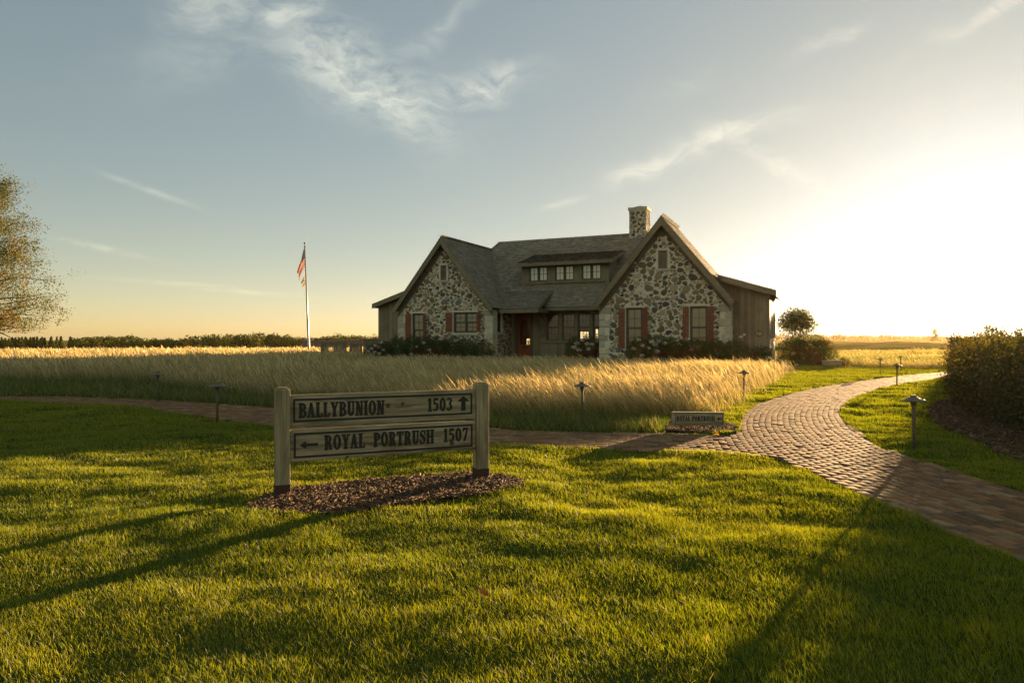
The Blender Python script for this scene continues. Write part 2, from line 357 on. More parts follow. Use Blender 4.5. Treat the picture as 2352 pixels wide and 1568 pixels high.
# ground: one sheet out to the horizon
def axis_(lo, hi, step, ext):
    a = list(np.arange(lo, hi, step)); s = step; x = hi
    while x < ext: a.append(x); s *= 1.16; x += s
    s = step; x = lo-step; pre = []
    while x > -ext: pre.append(x); s *= 1.16; x -= s
    return np.array(pre[::-1]+a)
gx = axis_(-13, 13, .13, 3500); gy = axis_(1.5, 19, .13, 3500)
X, Y = np.meshgrid(gx, gy); Z = hgt(X, Y)
hard = inpoly(X, Y, PATH) | inpoly(X, Y, SIGNBED) | inpoly(X, Y, HOUSEZ)
Z = Z+np.where(hard, -.012, lawn_bump(X, Y))*(1-smooth(40, 70, np.hypot(X, Y)))
nx, ny = len(gx), len(gy); I = np.arange(nx*ny).reshape(ny, nx)
Q = np.stack([I[:-1, :-1], I[:-1, 1:], I[1:, 1:], I[1:, :-1]], -1).reshape(-1, 4)
gr = npmesh('ground', np.stack([X, Y, Z], -1).reshape(-1, 3), [Q], M['ground'], smooth_=True); tag(gr, 'flat ground under the lawn and the meadow out to the rolling dunes', 'ground', kind='structure')

# brick path: sand bed and laid bricks, running bond along each branch
def resample(line, step):
    P = np.array(line); s = np.concatenate([[0], np.cumsum(np.hypot(*np.diff(P, axis=0).T))]); t = np.arange(0, s[-1], step)
    return np.stack([np.interp(t, s, P[:, 0]), np.interp(t, s, P[:, 1])], -1)
def smooth_line(line, step=.05, k=21):
    p = resample(line, step); pad = np.concatenate([np.repeat(p[:1], k//2, 0), p, np.repeat(p[-1:], k//2, 0)]); ker = np.ones(k)/k
    return np.stack([np.convolve(pad[:, i], ker, 'valid') for i in (0, 1)], -1)
def lay(center, half, region, avoid=None):
    c = smooth_line(center, .05, 31); seg = np.hypot(*np.diff(c, axis=0).T); s = np.concatenate([[0], np.cumsum(seg)])
    tg = np.gradient(c, axis=0); tg /= np.linalg.norm(tg, axis=1)[:, None]; nr = np.stack([-tg[:, 1], tg[:, 0]], -1)
    out = []
    rows = int(2*half/.108)
    for r in range(rows):
        off = -half+(r+.5)*.108; t = np.arange((r % 2)*.107, s[-1], .214)
        cx = np.stack([np.interp(t, s, (c+nr*off)[:, i]) for i in (0, 1)], -1); tt = np.stack([np.interp(t, s, tg[:, i]) for i in (0, 1)], -1); tt /= np.linalg.norm(tt, axis=1)[:, None]
        # neighbours on the inside of a bend crowd together: shorten or drop
        ln = np.full(len(t), .214)
        if len(t) > 2: ln = np.hypot(*np.gradient(cx, axis=0).T)
        k = inpoly(cx[:, 0], cx[:, 1], region) & (ln > .05)
        if avoid is not None: k &= ~inpoly(cx[:, 0], cx[:, 1], avoid)
        out.append(np.concatenate([cx, tt, np.minimum(ln, .26)[:, None]], 1)[k])
    return np.concatenate(out)
MAINP = [FARL[-1]]+INNR+OUTR+[NEAR[i] for i in range(len(NEAR)-1, 13, -1)]
lc = [((a[0]+b[0])/2, (a[1]+b[1])/2) for a, b in zip(resample(FARL, .5), resample(FARL, .5))]
lc = [((f[0]+n_[0])/2, (f[1]+n_[1])/2) for f, n_ in zip(FARL[:12], (NEAR[0], NEAR[1], NEAR[2], NEAR[3], NEAR[4], NEAR[5], NEAR[6], NEAR[7], NEAR[8], NEAR[9], NEAR[10], NEAR[11]))]+[((FARL[12][0]+NEAR[12][0])/2, (FARL[12][1]+NEAR[12][1])/2), ((FARL[13][0]+NEAR[14][0])/2, (FARL[13][1]+NEAR[14][1])/2), ((FARL[14][0]+NEAR[15][0])/2, (FARL[14][1]+NEAR[15][1])/2)]
mc = [g(*p) for p in ((2230, 854), (2155, 861.5), (2088, 870), (2030, 878), (1970, 887), (1915, 898), (1870, 912), (1840, 930), (1825, 952), (1830, 982), (1870, 1020), (1930, 1057), (2020, 1098), (2120, 1136), (2230, 1172), (2352, 1212), (2700, 1325))]
BR = np.concatenate([lay(lc, 1.25, LEFTB), lay(mc, 2.5, MAINP, LEFTB)])
def bricks(b):
    n = len(b); j = R.normal(0, .004, (n, 2)); cx = b[:, :2]+j; t = b[:, 2:4]; an = R.normal(0, .02, n); ca, sa = np.cos(an), np.sin(an)
    t = np.stack([t[:, 0]*ca-t[:, 1]*sa, t[:, 0]*sa+t[:, 1]*ca], -1); nn = np.stack([-t[:, 1], t[:, 0]], -1)
    L = (b[:, 4]-.007)/2; W = np.full(n, .0505)+R.normal(0, .001, n); z0 = hgt(cx[:, 0], cx[:, 1]); top = .018+R.normal(0, .0025, n); tilt = R.normal(0, .0045, (n, 2))
    vs = []
    for ins, lev in ((0, None), (0, -.003), (.004, 0.)):
        for sx_, sy_ in ((-1, -1), (1, -1), (1, 1), (-1, 1)):
            a = sx_*(L-ins); c = sy_*(W-ins); p = cx+t*a[:, None]+nn*c[:, None]
            z = z0-.01 if lev is None else z0+top+lev+tilt[:, 0]*a+tilt[:, 1]*c
            vs.append(np.concatenate([p, z[:, None]], 1))
    vs = np.stack(vs, 1); q = []
    for k in (0, 4):
        q += [(k+i, k+(i+1) % 4, k+4+(i+1) % 4, k+4+i) for i in range(4)]
    q.append((8, 9, 10, 11)); q = np.array(q)
    base = np.array([(.145, .078, .038), (.118, .066, .035), (.16, .096, .05), (.09, .065, .044), (.175, .12, .068)]); col = base[R.choice(5, n, p=(.32, .25, .22, .11, .1))]*R.uniform(.8, 1.2, (n, 1))
    return vs.reshape(-1, 3), (q[None]+12*np.arange(n)[:, None, None]).reshape(-1, 4), np.repeat(col, 12, 0)
bv, bq, bc = bricks(BR)
tri = [tuple(t) for t in tessellate_polygon([[Vector((x, y, 0)) for x, y in PATH]])]
pv = np.array([(x, y, float(hgt(x, y))-.002) for x, y in PATH]); pt = np.array(tri)
path = npmesh('brick_path', np.concatenate([bv, pv]), [bq, pt+len(bv)], M['brick'], None, np.concatenate([bc, np.tile((.11, .085, .055), (len(pv), 1))]))
tag(path, 'red brick path curving past the meadow and forking left in front of it', 'path', kind='structure')

# ---------------------------------------------------------------- grass
def blades(P, h, wd, az_, lean, bend, tone, name, mat, tag_, three=False):
    """P (n,3) roots; each blade a tapering ribbon of two or three segments"""
    n = len(P); sd = np.stack([np.cos(az_), np.sin(az_), np.zeros(n)], -1)
    def pt(t): return P+np.stack([lean[:, 0]*(t*.6+bend*t*t), lean[:, 1]*(t*.6+bend*t*t), h*(t-.12*bend*t*t)], -1)
    if not three:
        lev = [(0, 1.), (.55, .8), (1., 0.)]
    else: lev = [(0, .8), (.45, .6), (.68, .75), (.85, 2.3), (1., 0.)]
    vs = []
    for t, k in lev[:-1]:
        c = pt(t); vs += [c-sd*(wd*k/2)[:, None], c+sd*(wd*k/2)[:, None]]
    vs.append(pt(1.)); m = len(vs); V_ = np.stack(vs, 1).reshape(-1, 3); b = (np.arange(n)*m)[:, None]
    q = [np.array([[2*i, 2*i+1, 2*i+3, 2*i+2]])+b for i in range(len(lev)-2)]; t_ = np.array([[m-3, m-2, m-1]])+b
    o = npmesh(name, V_, q+[t_], mat, None, np.repeat(tone, m, 0)); return tag(o, *tag_, kind='stuff')
def scatter(bins, keep, xr=.80, x0=1.2, asym=None):
    out = []; lod = []
    for d0, d1, dens, wd in bins:
        hw = xr*d1+x0; lo, hi = (-hw, hw) if asym is None else asym(hw)
        n = int((hi-lo)*(d1-d0)*dens); x = R.uniform(lo, hi, n); y = R.uniform(d0, d1, n); k = (np.abs(x) < xr*y+x0) & keep(x, y)
        out.append(np.stack([x[k], y[k]], -1)); lod.append(np.full(k.sum(), wd))
    return np.concatenate(out), np.concatenate(lod)
def zones(x, y):
    return inpoly(x, y, PATH) | inpoly(x, y, SIGNBED) | inpoly(x, y, LOWBED) | inpoly(x, y, HEDGEBED) | inpoly(x, y, HOUSEZ)
edge_noise = lambda x, y: .1*(fbm(x*5, y*5, 77, 2)-.5)
ROUGHF = [g(*p) for p in ((-900, 866), (-300, 868), (0, 872), (350, 880), (520, 903), (700, 924), (1000, 945), (1200, 955), (1500, 957), (1560, 975))]+[g(*p) for p in ((1525, 996), (1333, 993), (1212, 989.5), (1122, 984.5), (960, 971.5), (800, 956.5), (628, 936.5), (500, 927), (382, 920.5), (273, 914.5), (150, 911), (0, 911), (-500, 911.5))]
def lawn_keep(x, y):
    x = x+edge_noise(x, y); y = y+edge_noise(y, x)
    return ~(zones(x, y) | inpoly(x, y, MEAD) | inpoly(x, y, ROUGHFAR) | inpoly(x, y, ROUGHF)) & ((y < 48) | (x < 0))
def lawn_tone(x, y, n):
    a = fbm(x*.8, y*.8, 5)[:, None]; c = np.array((.074, .112, .003))*(1-a)+np.array((.160, .176, .006))*a
    c = c*R.uniform(.7, 1.35, (n, 1)); dry = R.random(n) < .05; c[dry] = np.array((.2, .17, .06))*R.uniform(.7, 1.2, (dry.sum(), 1)); return c
P2, W2 = scatter([(2.5, 4, 7000, .0030), (4, 6, 5600, .0035), (6, 9, 3600, .0048), (9, 13, 1900, .0072), (13, 20, 800, .012), (20, 46, 300, .022)], lawn_keep, .80, 2.6)
x, y = P2.T; n = len(x); cl = fbm(x*3.1, y*3.1, 21, 2); cl2 = fbm(x*1.1, y*1.1, 41, 3)
h = (.026+.042*cl*R.uniform(.4, 1.35, n)+.026*(cl2-.5))*np.where(R.random(n) < .03, 1.5, 1)*(1+.25*(W2 > .01)); dirn = R.uniform(0, 6.283, n); le = h*R.uniform(.1, .75, n)
lean = np.stack([np.cos(dirn)*le-.012, np.sin(dirn)*le], -1)
blades(np.stack([x, y, hgt(x, y)+lawn_bump(x, y)-.004], -1), h, W2*R.uniform(.7, 1.3, n), R.uniform(0, np.pi, n), lean, R.uniform(.2, .8, n), lawn_tone(x, y, n), 'lawn_grass', M['grass'], ('short green mown lawn grass around the sign and beside the path', 'grass'))

# tall green rough between the path and the meadow, and among the meadow roots
def rough_keep(x, y):
    xx = x+edge_noise(x, y)*2; yy = y+edge_noise(y, x)*2; return (inpoly(xx, yy, ROUGHF) | inpoly(xx, yy, MEAD)) & ~zones(xx, yy)
P2, W2 = scatter([(11.5, 14.5, 620, .007), (14.5, 19, 420, .009), (19, 26, 150, .013), (26, 36, 60, .02)], rough_keep)
x, y = P2.T; n = len(x); inm = inpoly(x, y, MEAD); cl = fbm(x*1.6, y*1.6, 61, 2)
h = np.where(inm, .32, .10+.30*cl)*R.uniform(.6, 1.25, n); h = np.where(~inm & (x > 0), h*.8, h); dirn = R.uniform(0, 2*np.pi, n); le = h*R.uniform(.2, .9, n); lean = np.stack([np.cos(dirn)*le*.8-h*.2, np.sin(dirn)*le*.8], -1)
tone = np.array((.05, .085, .013))*R.uniform(.6, 1.4, (n, 1)); k = R.random(n) < np.where(inm, .62, .30); tone[k] = np.array((.2, .165, .075))*R.uniform(.6, 1.2, (k.sum(), 1))
blades(np.stack([x, y, hgt(x, y)-.01], -1), h, W2*R.uniform(.7, 1.3, n), R.uniform(0, np.pi, n), lean, R.uniform(.3, 1., n), tone, 'rough_grass', M['grass'], ('long green rough grass along the front of the tan meadow', 'grass'))

# tan fescue meadow, leaning left in the wind
def mead_keep(x, y):
    xx = x+.9*(fbm(x*.9, y*.9, 91, 3)-.5)+R.normal(0, .22, x.shape); yy = y+.9*(fbm(x*1.1, y*1.1, 92, 3)-.5)+R.normal(0, .22, x.shape)
    return ((inpoly(xx, yy, MEAD) & (x < .50*y)) | inpoly(xx, yy, ROUGHFAR)) & ~zones(x, y)
P2, W2 = scatter([(12, 18, 380, .0042), (18, 26, 270, .006), (26, 40, 135, .010), (40, 60, 60, .02), (60, 124, 18, .042)], mead_keep, .86, 2.)
x, y = P2.T; n = len(x); cl = fbm(x*.55, y*.55, 71, 3); rf = inpoly(x, y, ROUGHFAR)
h = (.58+.36*cl)*R.uniform(.55, 1.18, n)*(1-.26*smooth(24, 33, y)*(x > -9)); h = np.where(rf, h*R.uniform(.45, .8, n), h); h = h*np.where(R.random(n) < .07, 1.22, 1.); front = smooth(0, 2.2, y-np.interp(x, *zip(*sorted(MEAD[2:10])))); h = np.where((y < 24) & (x < 5.), h*(.72+.28*front), h)
wnd = .30+.30*smooth(-6, 4, x)+.1*(fbm(x*.3, y*.3, 81)-.5); dirn = R.normal(0, 1., n)
lean = np.stack([-h*wnd*R.uniform(.3, 1.6, n)+h*.14*np.sin(dirn), h*R.normal(0, .22, n)-.04], -1)
tone = (np.array((.42, .335, .165))*(.75+.5*cl[:, None]))*R.choice([.5, .8, 1.05, 1.5], (n, 1), p=(.25, .35, .25, .15))*R.uniform(.85, 1.15, (n, 1)); k = R.random(n) < .14; tone[k] *= (.5, .7, .5); pt_ = smooth(.42, .6, fbm(x*.12, y*.3, 123, 3))[:, None]; tone[rf] *= ((.50, .66, .42)*(1-pt_)+np.array((.85, .85, .62))*pt_)[rf]
blades(np.stack([x, y, hgt(x, y)-.01], -1), h, W2*R.uniform(.7, 1.3, n), R.uniform(0, np.pi, n), lean, R.uniform(.25, .75, n), tone, 'meadow_grass', M['straw'], ('tall dry tan fescue meadow leaning in the wind before the cottage', 'meadow'), True)

# bark mulch: low mound and loose chips
def mulch(name, poly, dens, size, label, zb=.02):
    P = np.array(poly); lo, hi = P.min(0), P.max(0); n = int((hi-lo).prod()*dens); x = R.uniform(lo[0], hi[0], n); y = R.uniform(lo[1], hi[1], n)
    k = inpoly(x+.06*(fbm(x*9, y*9, 5, 2)-.5), y+.06*(fbm(y*9, x*9, 6, 2)-.5), poly); x, y = x[k], y[k]; n = len(x)
    L = size*np.exp(R.normal(-.15, .5, n)); Wd = np.minimum(L*R.uniform(.12, .5, n), .022); a = R.uniform(0, 6.283, n); pt_ = R.normal(0, .28, n); ro = R.normal(0, .35, n)
    t = np.stack([np.cos(a)*np.cos(pt_), np.sin(a)*np.cos(pt_), np.sin(pt_)], -1); b = np.stack([-np.sin(a)*np.cos(ro), np.cos(a)*np.cos(ro), np.sin(ro)], -1); nr = np.cross(t, b)
    c = np.stack([x, y, hgt(x, y)+zb+.02*fbm(x*6, y*6, 9, 2)+R.uniform(-.004, .016, n)], -1); th = Wd*.22
    vs = [c+t*(i*L/2)[:, None]+b*(j*Wd/2)[:, None]+nr*(k_*th)[:, None] for k_ in (0, 1) for i, j in ((-1, -.6), (1, -1), (.8, 1), (-1, .8))]
    V_ = np.stack(vs, 1).reshape(-1, 3); o = (8*np.arange(n))[:, None, None]; q = np.array([(4, 5, 6, 7), (0, 1, 5, 4), (1, 2, 6, 5), (2, 3, 7, 6), (3, 0, 4, 7)])[None]+o
    base = np.array([(.062, .034, .017), (.10, .055, .027), (.034, .02, .012), (.17, .11, .06)]); col = base[R.choice(4, n, p=(.42, .3, .2, .08))]*R.uniform(.7, 1.25, (n, 1))
    bx = np.array([(*p, float(hgt(*p))+.012) for p in poly]); tr = np.array([tuple(t) for t in tessellate_polygon([[Vector((*p, 0)) for p in poly]])])
    o = npmesh(name, np.concatenate([V_, bx]), [q.reshape(-1, 4), tr+len(V_)], M['chips'], None, np.concatenate([np.repeat(col, 8, 0), np.tile((.045, .027, .017), (len(bx), 1))]))
    tag(o, label, 'mulch', kind='stuff')
mulch('bark_mulch', SIGNBED, 5200, .045, 'brown bark mulch bed under the two-board sign')
mulch('bark_mulch', LOWBED, 3500, .04, 'brown bark mulch patch under the small low sign at the fork', .012)
mulch('bark_mulch', HEDGEBED, 900, .055, 'brown bark mulch bed before the dark hedge at right', .02)

# ---------------------------------------------------------------- lettering: condensed slab-serif capitals drawn as strokes
def ring(cx, cy, ro, so_, ri, si, a0, a1, n=14):
    o = []
    for i in range(n):
        A, B = math.radians(a0+(a1-a0)*i/n), math.radians(a0+(a1-a0)*(i+1)/n)
        o.append([(cx+ro*math.cos(A), cy+so_*math.sin(A)), (cx+ro*math.cos(B), cy+so_*math.sin(B)), (cx+ri*math.cos(B), cy+si*math.sin(B)), (cx+ri*math.cos(A), cy+si*math.sin(A))])
    return o
def rect(x0, y0, x1, y1): return [[(x0, y0), (x1, y0), (x1, y1), (x0, y1)]]
def stroke(pts, ws):
    o = []; P = [Vector(p) for p in pts]; n = len(P); nr = []
    for i in range(n):
        d = (P[min(i+1, n-1)]-P[max(i-1, 0)]).normalized(); nr.append(Vector((-d.y, d.x)))
    for i in range(n-1):
        a, b = nr[i]*ws[i]/2, nr[i+1]*ws[i+1]/2; o.append([tuple(P[i]-a), tuple(P[i+1]-b), tuple(P[i+1]+b), tuple(P[i]+a)])
    return o
def serif(x0, x1, y): return rect(x0, y, x1, y+.06)
STEM = lambda x: rect(x, 0, x+.15, 1)+serif(x-.06, x+.21, 0)+serif(x-.06, x+.21, .94)
THIN = lambda x: rect(x, 0, x+.07, 1)+serif(x-.08, x+.15, .94)
GL = {
 'I': (.30, STEM(.075)), 'L': (.46, STEM(.07)+rect(.2, 0, .44, .07)+[[(.37, 0), (.44, 0), (.44, .28), (.41, .28)]]),
 'B': (.52, STEM(.07)+ring(.24, .74, .23, .26, .10, .19, -90, 90)+ring(.25, .27, .26, .27, .12, .20, -90, 90)+rect(.2, .93, .25, 1)+rect(.2, 0, .26, .07)+rect(.2, .48, .26, .54)),
 'P': (.50, STEM(.07)+ring(.24, .72, .24, .28, .10, .21, -90, 90)+rect(.2, .93, .25, 1)+rect(.2, .44, .25, .51)),
 'R': (.56, STEM(.07)+ring(.24, .74, .23, .26, .10, .19, -90, 90)+rect(.2, .93, .25, 1)+rect(.2, .48, .26, .55)+stroke([(.27, .5), (.36, .42), (.40, .15), (.44, .03), (.53, .03)], [.1, .14, .15, .1, .05])),
 'A': (.54, [[(.06, .0), (.13, 0), (.30, 1), (.22, 1)], [(.33, 0), (.49, 0), (.33, 1), (.22, 1)]]+rect(.14, .27, .38, .34)+serif(.0, .2, 0)+serif(.28, .54, 0)),
 'Y': (.54, [[(.05, 1), (.21, 1), (.34, .45), (.21, .42)], [(.42, 1), (.49, 1), (.34, .42), (.27, .45)]]+rect(.20, 0, .35, .48)+serif(.12, .43, 0)+serif(0, .27, .94)+serif(.36, .55, .94)),
 'U': (.54, rect(.07, .25, .22, 1)+rect(.40, .25, .47, 1)+ring(.27, .27, .20, .27, .055+.0, .19, 180, 360)+serif(0, .29, .94)+serif(.33, .54, .94)),
 'N': (.56, THIN(.09)+serif(.01, .24, 0)+[[(.07, 1), (.23, 1), (.49, 0), (.34, 0)]]+rect(.42, 0, .49, 1)+serif(.34, .57, .94)),
 'O': (.54, ring(.27, .5, .25, .515, .105, .44, 0, 360, 28)), '0': (.50, ring(.25, .5, .22, .515, .08, .44, 0, 360, 28)),
 'T': (.52, rect(.185, 0, .335, 1)+rect(.02, .93, .50, 1)+serif(.11, .41, 0)+[[(.02, .93), (.02, .72), (.055, .72), (.10, .93)], [(.42, .93), (.465, .72), (.50, .72), (.50, .93)]]),
 'H': (.60, STEM(.06)+STEM(.40)+rect(.2, .47, .42, .54)),
 'S': (.48, stroke([(.42, .74), (.37, .90), (.25, .965), (.12, .90), (.085, .76), (.14, .63), (.25, .53), (.36, .42), (.40, .27), (.36, .11), (.23, .035), (.11, .09), (.05, .26)], [.05, .08, .07, .09, .12, .16, .18, .17, .13, .09, .07, .07, .05])+rect(.39, .68, .435, 1)+rect(.035, 0, .08, .32)),
 '1': (.34, rect(.12, 0, .265, 1)+serif(.03, .355, 0)+[[(.03, .82), (.12, .86), (.15, 1), (.11, .97)]]),
 '5': (.48, rect(.10, .87, .42, 1)+[[(.09, .5), (.15, .5), (.16, 1), (.10, 1)]]+stroke([(.12, .54), (.22, .62), (.34, .56), (.385, .33), (.33, .11), (.20, .04), (.08, .11)], [.05, .07, .12, .15, .12, .07, .13])),
 '3': (.48, stroke([(.07, .84), (.14, .94), (.25, .965), (.34, .88), (.35, .74), (.29, .60), (.19, .54)], [.12, .08, .06, .11, .13, .10, .05])+stroke([(.19, .54), (.31, .48), (.37, .29), (.32, .11), (.20, .035), (.10, .07), (.06, .17)], [.05, .10, .15, .12, .07, .08, .12])),
 '7': (.48, rect(.06, .87, .43, 1)+[[(.36, .9), (.43, .9), (.25, 0), (.11, 0)]]+[[(.06, 1), (.06, .72), (.095, .72), (.13, .9)]]),
}
def text_polys(txt, x0, x1, y0, y1, gap=.07, space=.42):
    """polygons of txt fitted into x0..x1, y0..y1"""
    pos = 0; items = []
    for ch in txt:
        if ch == ' ': pos += space; continue
        wd, ps = GL[ch]; items.append((pos, ps)); pos += wd+gap
    k = (x1-x0)/(pos-gap); h = y1-y0
    return [[(x0+(o+px)*k, y0+py*h) for px, py in p] for o, ps in items for p in ps]
def put_polys(polys, fn, d0, d1, name, mat, parent, bold=0.):
    """fn(a, depth, z) -> 3-D point; extrude every polygon from depth d0 to d1"""
    if bold:
        ex = []
        for p in polys:
            for (ax, az), (bx_, bz_) in zip(p, p[1:]+p[:1]):
                L = math.hypot(bx_-ax, bz_-az)
                if L < 1e-6: continue
                nx_, nz_ = -(bz_-az)/L*bold, (bx_-ax)/L*bold; ex.append([(ax-nx_, az-nz_), (bx_-nx_, bz_-nz_), (bx_+nx_, bz_+nz_), (ax+nx_, az+nz_)])
        polys = polys+ex
    mb = MB()
    for i, p in enumerate(polys):
        e = (i % 7)*.00012; n = len(p); vs = [fn(a, d0, z) for a, z in p]+[fn(a, d1+e, z) for a, z in p]
        mb.add(vs, [tuple(range(n)), tuple(range(n, 2*n))]+[(j, (j+1) % n, n+(j+1) % n, n+j) for j in range(n)])
    return mb.build(name, mat, parent)
def frame_polys(x0, z0, x1, z1, t): return rect(x0, z0, x1, z0+t)+rect(x0, z1-t, x1, z1)+rect(x0, z0+t, x0+t, z1-t)+rect(x1-t, z0+t, x1, z1-t)
def arrow(x0, x1, yc, hh, left=True, shaft=.36, head=.36):
    hx = x0+(x1-x0)*head
    return [[(x0, yc), (hx, yc-hh), (hx, yc+hh)]]+rect(hx-.001, yc-hh*shaft, x1, yc+hh*shaft)

# ---------------------------------------------------------------- the cottage (local axes: x along the front, y into the house)
HO = empty('stone_cottage', (HX*KH, HYY*KH, zk(0)), -TH, 'fieldstone and weathered timber cottage with two steep front gables and a chimney', 'cottage')
HO.scale = (KH,)*3
HW, GT, GP, WL, UR, VR, VW = 2.93, 3.15, 6.765, 2.786, 11.488, -1.37, 2.23
GS = (GP-GT)/HW; RZ, RV_, EZ, EV = 7.30, 5.96, 3.235, 1.64; MS = (RZ-EZ)/(RV_-EV)
def wall(name, fn, outline, holes, mat, depth=.17, parent=HO, keep=()):
    """fn(a, depth, z); a wall sheet with real openings and their reveals"""
    hs = [[(x0, z0), (x1, z0), (x1, z1), (x0, z1)] for x0, x1, z0, z1 in holes]
    loops = [outline]+hs; fl = [p for l in loops for p in l]; tr = tessellate_polygon([[Vector((a, z, 0)) for a, z in l] for l in loops])
    mb = MB(); n = len(fl); mb.add([fn(a, 0, z) for a, z in fl], [tuple(t) for t in tr])
    me_f = []; o = len(mb.v); mb.add([fn(a, depth, z) for a, z in fl], [])
    i = len(outline)
    for h in hs:
        for k in range(4): mb.f.append((i+k, i+(k+1) % 4, n+i+(k+1) % 4, n+i+k))
        i += 4
    cc = np.ones((len(mb.v), 4), np.float32)
    if mat is M['stone']:
        cc[:, :3] = MORTAR; nb = len(mb.v); fieldstones(mb, fn, outline, list(holes)+list(keep)); cc = np.ones((len(mb.v), 4), np.float32); cc[:, :3] = mb.c; cc[:nb, :3] = MORTAR
    me = bpy.data.meshes.new(name); me.from_pydata(mb.v, [], mb.f); me.materials.append(mat)
    a = me.attributes.new('tone', 'FLOAT_COLOR', 'POINT'); a.data.foreach_set('color', cc.ravel())
    return link(bpy.data.objects.new(name, me), parent)
def board_wall(name, fn, a0, a1, zb, zt, parent=HO, wd=.145, th=.022, back=True):
    """vertical boards from a0 to a1; zt is a function of a"""
    mb = MB(); a = a0
    while a < a1-.01:
        b = min(a+wd*random.uniform(.85, 1.15), a1); k = random.uniform(.72, 1.25); mb.tone = (k, k*random.uniform(.96, 1.02), k*random.uniform(.9, 1)); t = th+random.uniform(0, .006)
        vs = [fn(a+.003, 0, zb), fn(b-.003, 0, zb), fn(b-.003, 0, zt(b)), fn(a+.003, 0, zt(a))]; vs += [fn(a+.003, -t, zb), fn(b-.003, -t, zb), fn(b-.003, -t, zt(b)), fn(a+.003, -t, zt(a))]
        mb.add(vs, [(0, 1, 2, 3), (4, 5, 6, 7), (0, 1, 5, 4), (1, 2, 6, 5), (2, 3, 7, 6), (3, 0, 4, 7)]); a = b
    if back: mb.tone = (.35, .35, .35); mb.add([fn(a0, .004, zb), fn(a1, .004, zb), fn(a1, .004, zt(a1)), fn(a0, .004, zt(a0))], [(0, 1, 2, 3)])
    return mb.build(name, M['boards'], parent)
def fbox(mb, fn, a0, a1, d0, d1, z0, z1):
    P = [fn(a, d, z) for z in (z0, z1) for a, d in ((a0, d0), (a1, d0), (a1, d1), (a0, d1))]
    mb.add(P, [(0, 3, 2, 1), (4, 5, 6, 7), (0, 1, 5, 4), (1, 2, 6, 5), (2, 3, 7, 6), (3, 0, 4, 7)])
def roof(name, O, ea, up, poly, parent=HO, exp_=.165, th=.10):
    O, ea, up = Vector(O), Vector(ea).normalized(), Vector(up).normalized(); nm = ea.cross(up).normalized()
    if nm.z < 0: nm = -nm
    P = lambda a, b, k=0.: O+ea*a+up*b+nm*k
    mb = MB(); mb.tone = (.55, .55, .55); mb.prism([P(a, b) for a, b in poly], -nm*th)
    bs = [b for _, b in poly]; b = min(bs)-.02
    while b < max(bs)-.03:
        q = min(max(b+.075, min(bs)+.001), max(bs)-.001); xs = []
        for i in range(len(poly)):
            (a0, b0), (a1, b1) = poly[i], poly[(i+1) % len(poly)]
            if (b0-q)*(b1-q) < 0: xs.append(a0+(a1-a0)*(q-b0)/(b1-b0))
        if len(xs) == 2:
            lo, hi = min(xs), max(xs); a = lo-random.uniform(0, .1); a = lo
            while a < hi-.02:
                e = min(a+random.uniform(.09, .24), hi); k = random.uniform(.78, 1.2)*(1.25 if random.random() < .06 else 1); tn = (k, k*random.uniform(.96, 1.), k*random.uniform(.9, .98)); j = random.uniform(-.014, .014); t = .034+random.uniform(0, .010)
                mb.tone = (.22, .21, .19); mb.add([P(a+.002, b+j, .003), P(e-.002, b+j, .003), P(a+.002, b+j, t-.001), P(e-.002, b+j, t-.001)], [(0, 1, 3, 2)])   # butt coloured dark as the shadow line under each course
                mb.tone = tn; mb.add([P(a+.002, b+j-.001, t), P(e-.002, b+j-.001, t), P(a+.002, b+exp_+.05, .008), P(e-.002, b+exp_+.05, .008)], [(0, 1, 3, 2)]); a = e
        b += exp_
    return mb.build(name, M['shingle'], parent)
def ridge_caps(name, p, q, nrm2, parent, wd=.16):
    """two-sided cap shingles stepping along a ridge"""
    mb = MB(); p, q = Vector(p), Vector(q); L = (q-p).length; d = (q-p)/L; n = int(L/.15)
    for i in range(n):
        a = p+d*(i*L/n); b = p+d*((i+1.35)*L/n); k = random.uniform(.7, 1.25); mb.tone = (k, k, k*.95)
        for s in nrm2:
            s = Vector(s); up = Vector((0, 0, .045)); mb.add([a+up*1.35, a+s*wd+up*.9, b+s*wd+up*.2, b+up*.7, a+up*.6, a+s*wd], [(0, 1, 2, 3), (0, 4, 5, 1)])
    return mb.build(name, M['shingle'], parent)
PV = lambda v0: (lambda a, d, z: (a, v0+d, z))                 # wall facing the front
